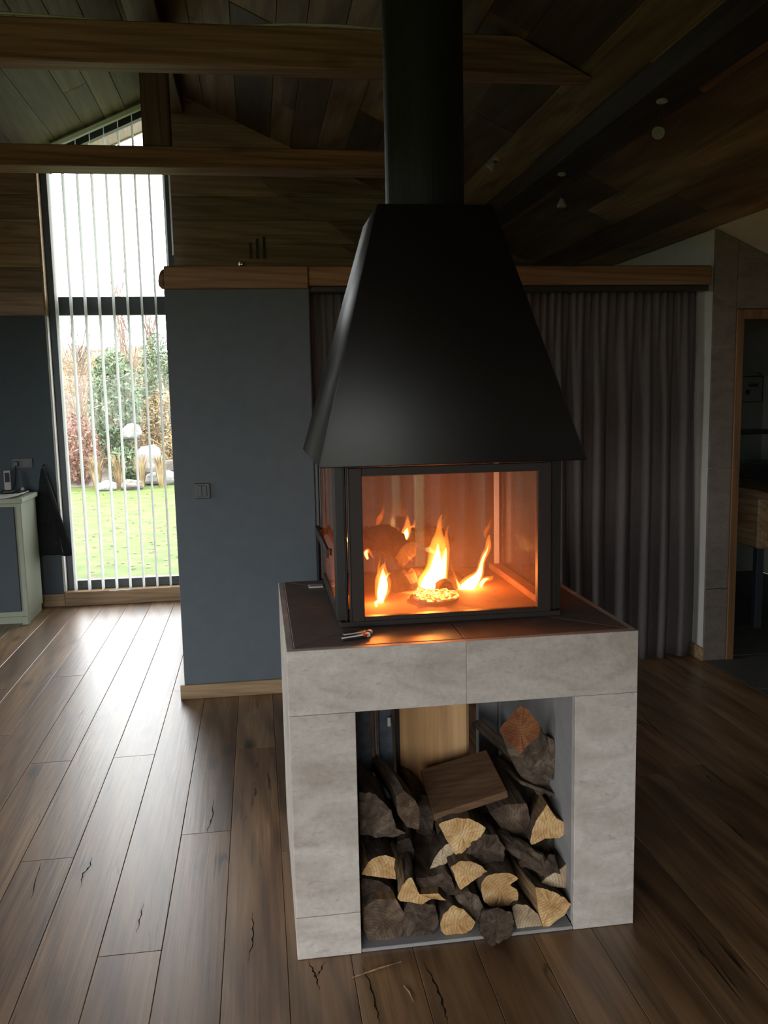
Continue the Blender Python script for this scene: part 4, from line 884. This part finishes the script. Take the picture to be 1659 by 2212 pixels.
for i, (x, y) in enumerate(((-3.2, 18.0), (-2.75, 17.9), (-2.35, 18.05), (-1.95, 18.0))):
    t = thing('dry_grass_clump', (x, y, GZ), ('straw coloured grass clump at the lawn edge, ' + ('leftmost of four', 'second from the left', 'third from the left', 'rightmost of four')[i]), 'grass', 'dry grass clumps at the lawn edge')
    m = MB()
    for k in range(130):
        a_ = random.uniform(0, 6.28); s = random.uniform(.05, .2); h = random.uniform(.4, .75); w = Vector((-math.sin(a_), math.cos(a_), 0))*.006; b0 = Vector((x+.05*math.cos(a_), y+.05*math.sin(a_), GZ)); b1 = b0+Vector((math.cos(a_)*s*.4, math.sin(a_)*s*.4, h*.7)); b2 = b0+Vector((math.cos(a_)*s, math.sin(a_)*s, h))
        m.add([b0-w, b0+w, b1+w, b1-w, b2], [(0, 1, 2, 3), (3, 2, 4)])
    tag(m.build('blades', M['straw'], t, recalc=False), kind='stuff')
def rock(x, y, z, r, mat, label):
    bm = bmesh.new(); bmesh.ops.create_icosphere(bm, subdivisions=3, radius=1)
    for v in bm.verts: k = 1+.28*noise.noise(v.co*1.3+Vector((x, y, 0)))+.08*noise.noise(v.co*4); v.co = Vector((v.co.x*r[0]*k, v.co.y*r[1]*k, v.co.z*r[2]*k))
    me = bpy.data.meshes.new('garden_rock'); bm.to_mesh(me); bm.free(); me.materials.append(mat); o = bpy.data.objects.new('garden_rock', me); o.location = (x, y, z); COL.objects.link(o); tag(o, label, 'rock')
rock(-2.62, 19.0, .92, (.2, .16, .18), M['rockp'], 'white boulder above the dry grasses in the garden border')
rock(-2.0, 18.45, -.02, (.36, .2, .16), M['rockp'], 'broad pale rock in front of the low wall')
rock(-2.95, 17.6, -.08, (.2, .16, .12), M['rockp'], 'small pale stone at the foot of the dry grass')
rock(-2.5, 17.62, -.08, (.22, .16, .13), M['rock'], 'dark stone at the foot of the dry grass')
rock(-2.3, 18.95, .28, (.3, .28, .36), M['rockp'], 'large pale boulder under the white one, behind the grasses')
gw = thing('garden_wall', (-1.6, 19.0, GZ), 'low dark stone wall at the right of the garden border', 'wall')
for r_ in range(2):
    for i in range(4):
        bm_ = MB().box(-2.1+.34*i+.1*r_, -1.78+.34*i+.1*r_, 18.75, 19.0, GZ+.24*r_, GZ+.225+.24*r_); bm_.build('stone', M['rock'], gw, .03, seg=2)
m = MB()
for _ in range(260):
    y = 8.5+9*random.random(); x = -y*random.uniform(.06, .22); a_ = random.uniform(0, 6.28); w = Vector((math.cos(a_), math.sin(a_), .2))*.035; u_ = Vector((-math.sin(a_), math.cos(a_), .1))*.02
    b0 = Vector((x, y, GZ+.012)); m.add([b0-w, b0-u_, b0+w, b0+u_], [(0, 1, 2, 3)])
tag(m.build('fallen_leaves', M['redleaf'], None, recalc=False), 'small fallen leaves scattered over the lawn outside the window', 'leaves', None, 'stuff')
m = MB()
for _ in range(9000):
    x = random.uniform(-7, -.9); y = 19.2+9*random.random()**1.3; j_ = (y-18.5)/12; h = 3.6*max(0, j_)**.8*max(.05, min(1, (-x-.2)/3.0))
    b0 = Vector((x, y, GZ+h+random.uniform(-.05, .35))); d = Vector((random.gauss(0, 1), random.gauss(0, .6), random.gauss(.6, 1))).normalized()*random.uniform(.08, .28); w = d.cross(Vector((random.gauss(0, 1), random.gauss(0, 1), random.gauss(0, 1)))).normalized()*.010
    m.add([b0-d-w, b0-d+w, b0+d+w*.4, b0+d-w*.4], [(0, 1, 2, 3)])
tag(m.build('brushwood', M['straw'], None, recalc=False), 'tangled dry stems covering the rising bank behind the garden border', 'brushwood', None, 'stuff')
bpy.context.view_layer.update()
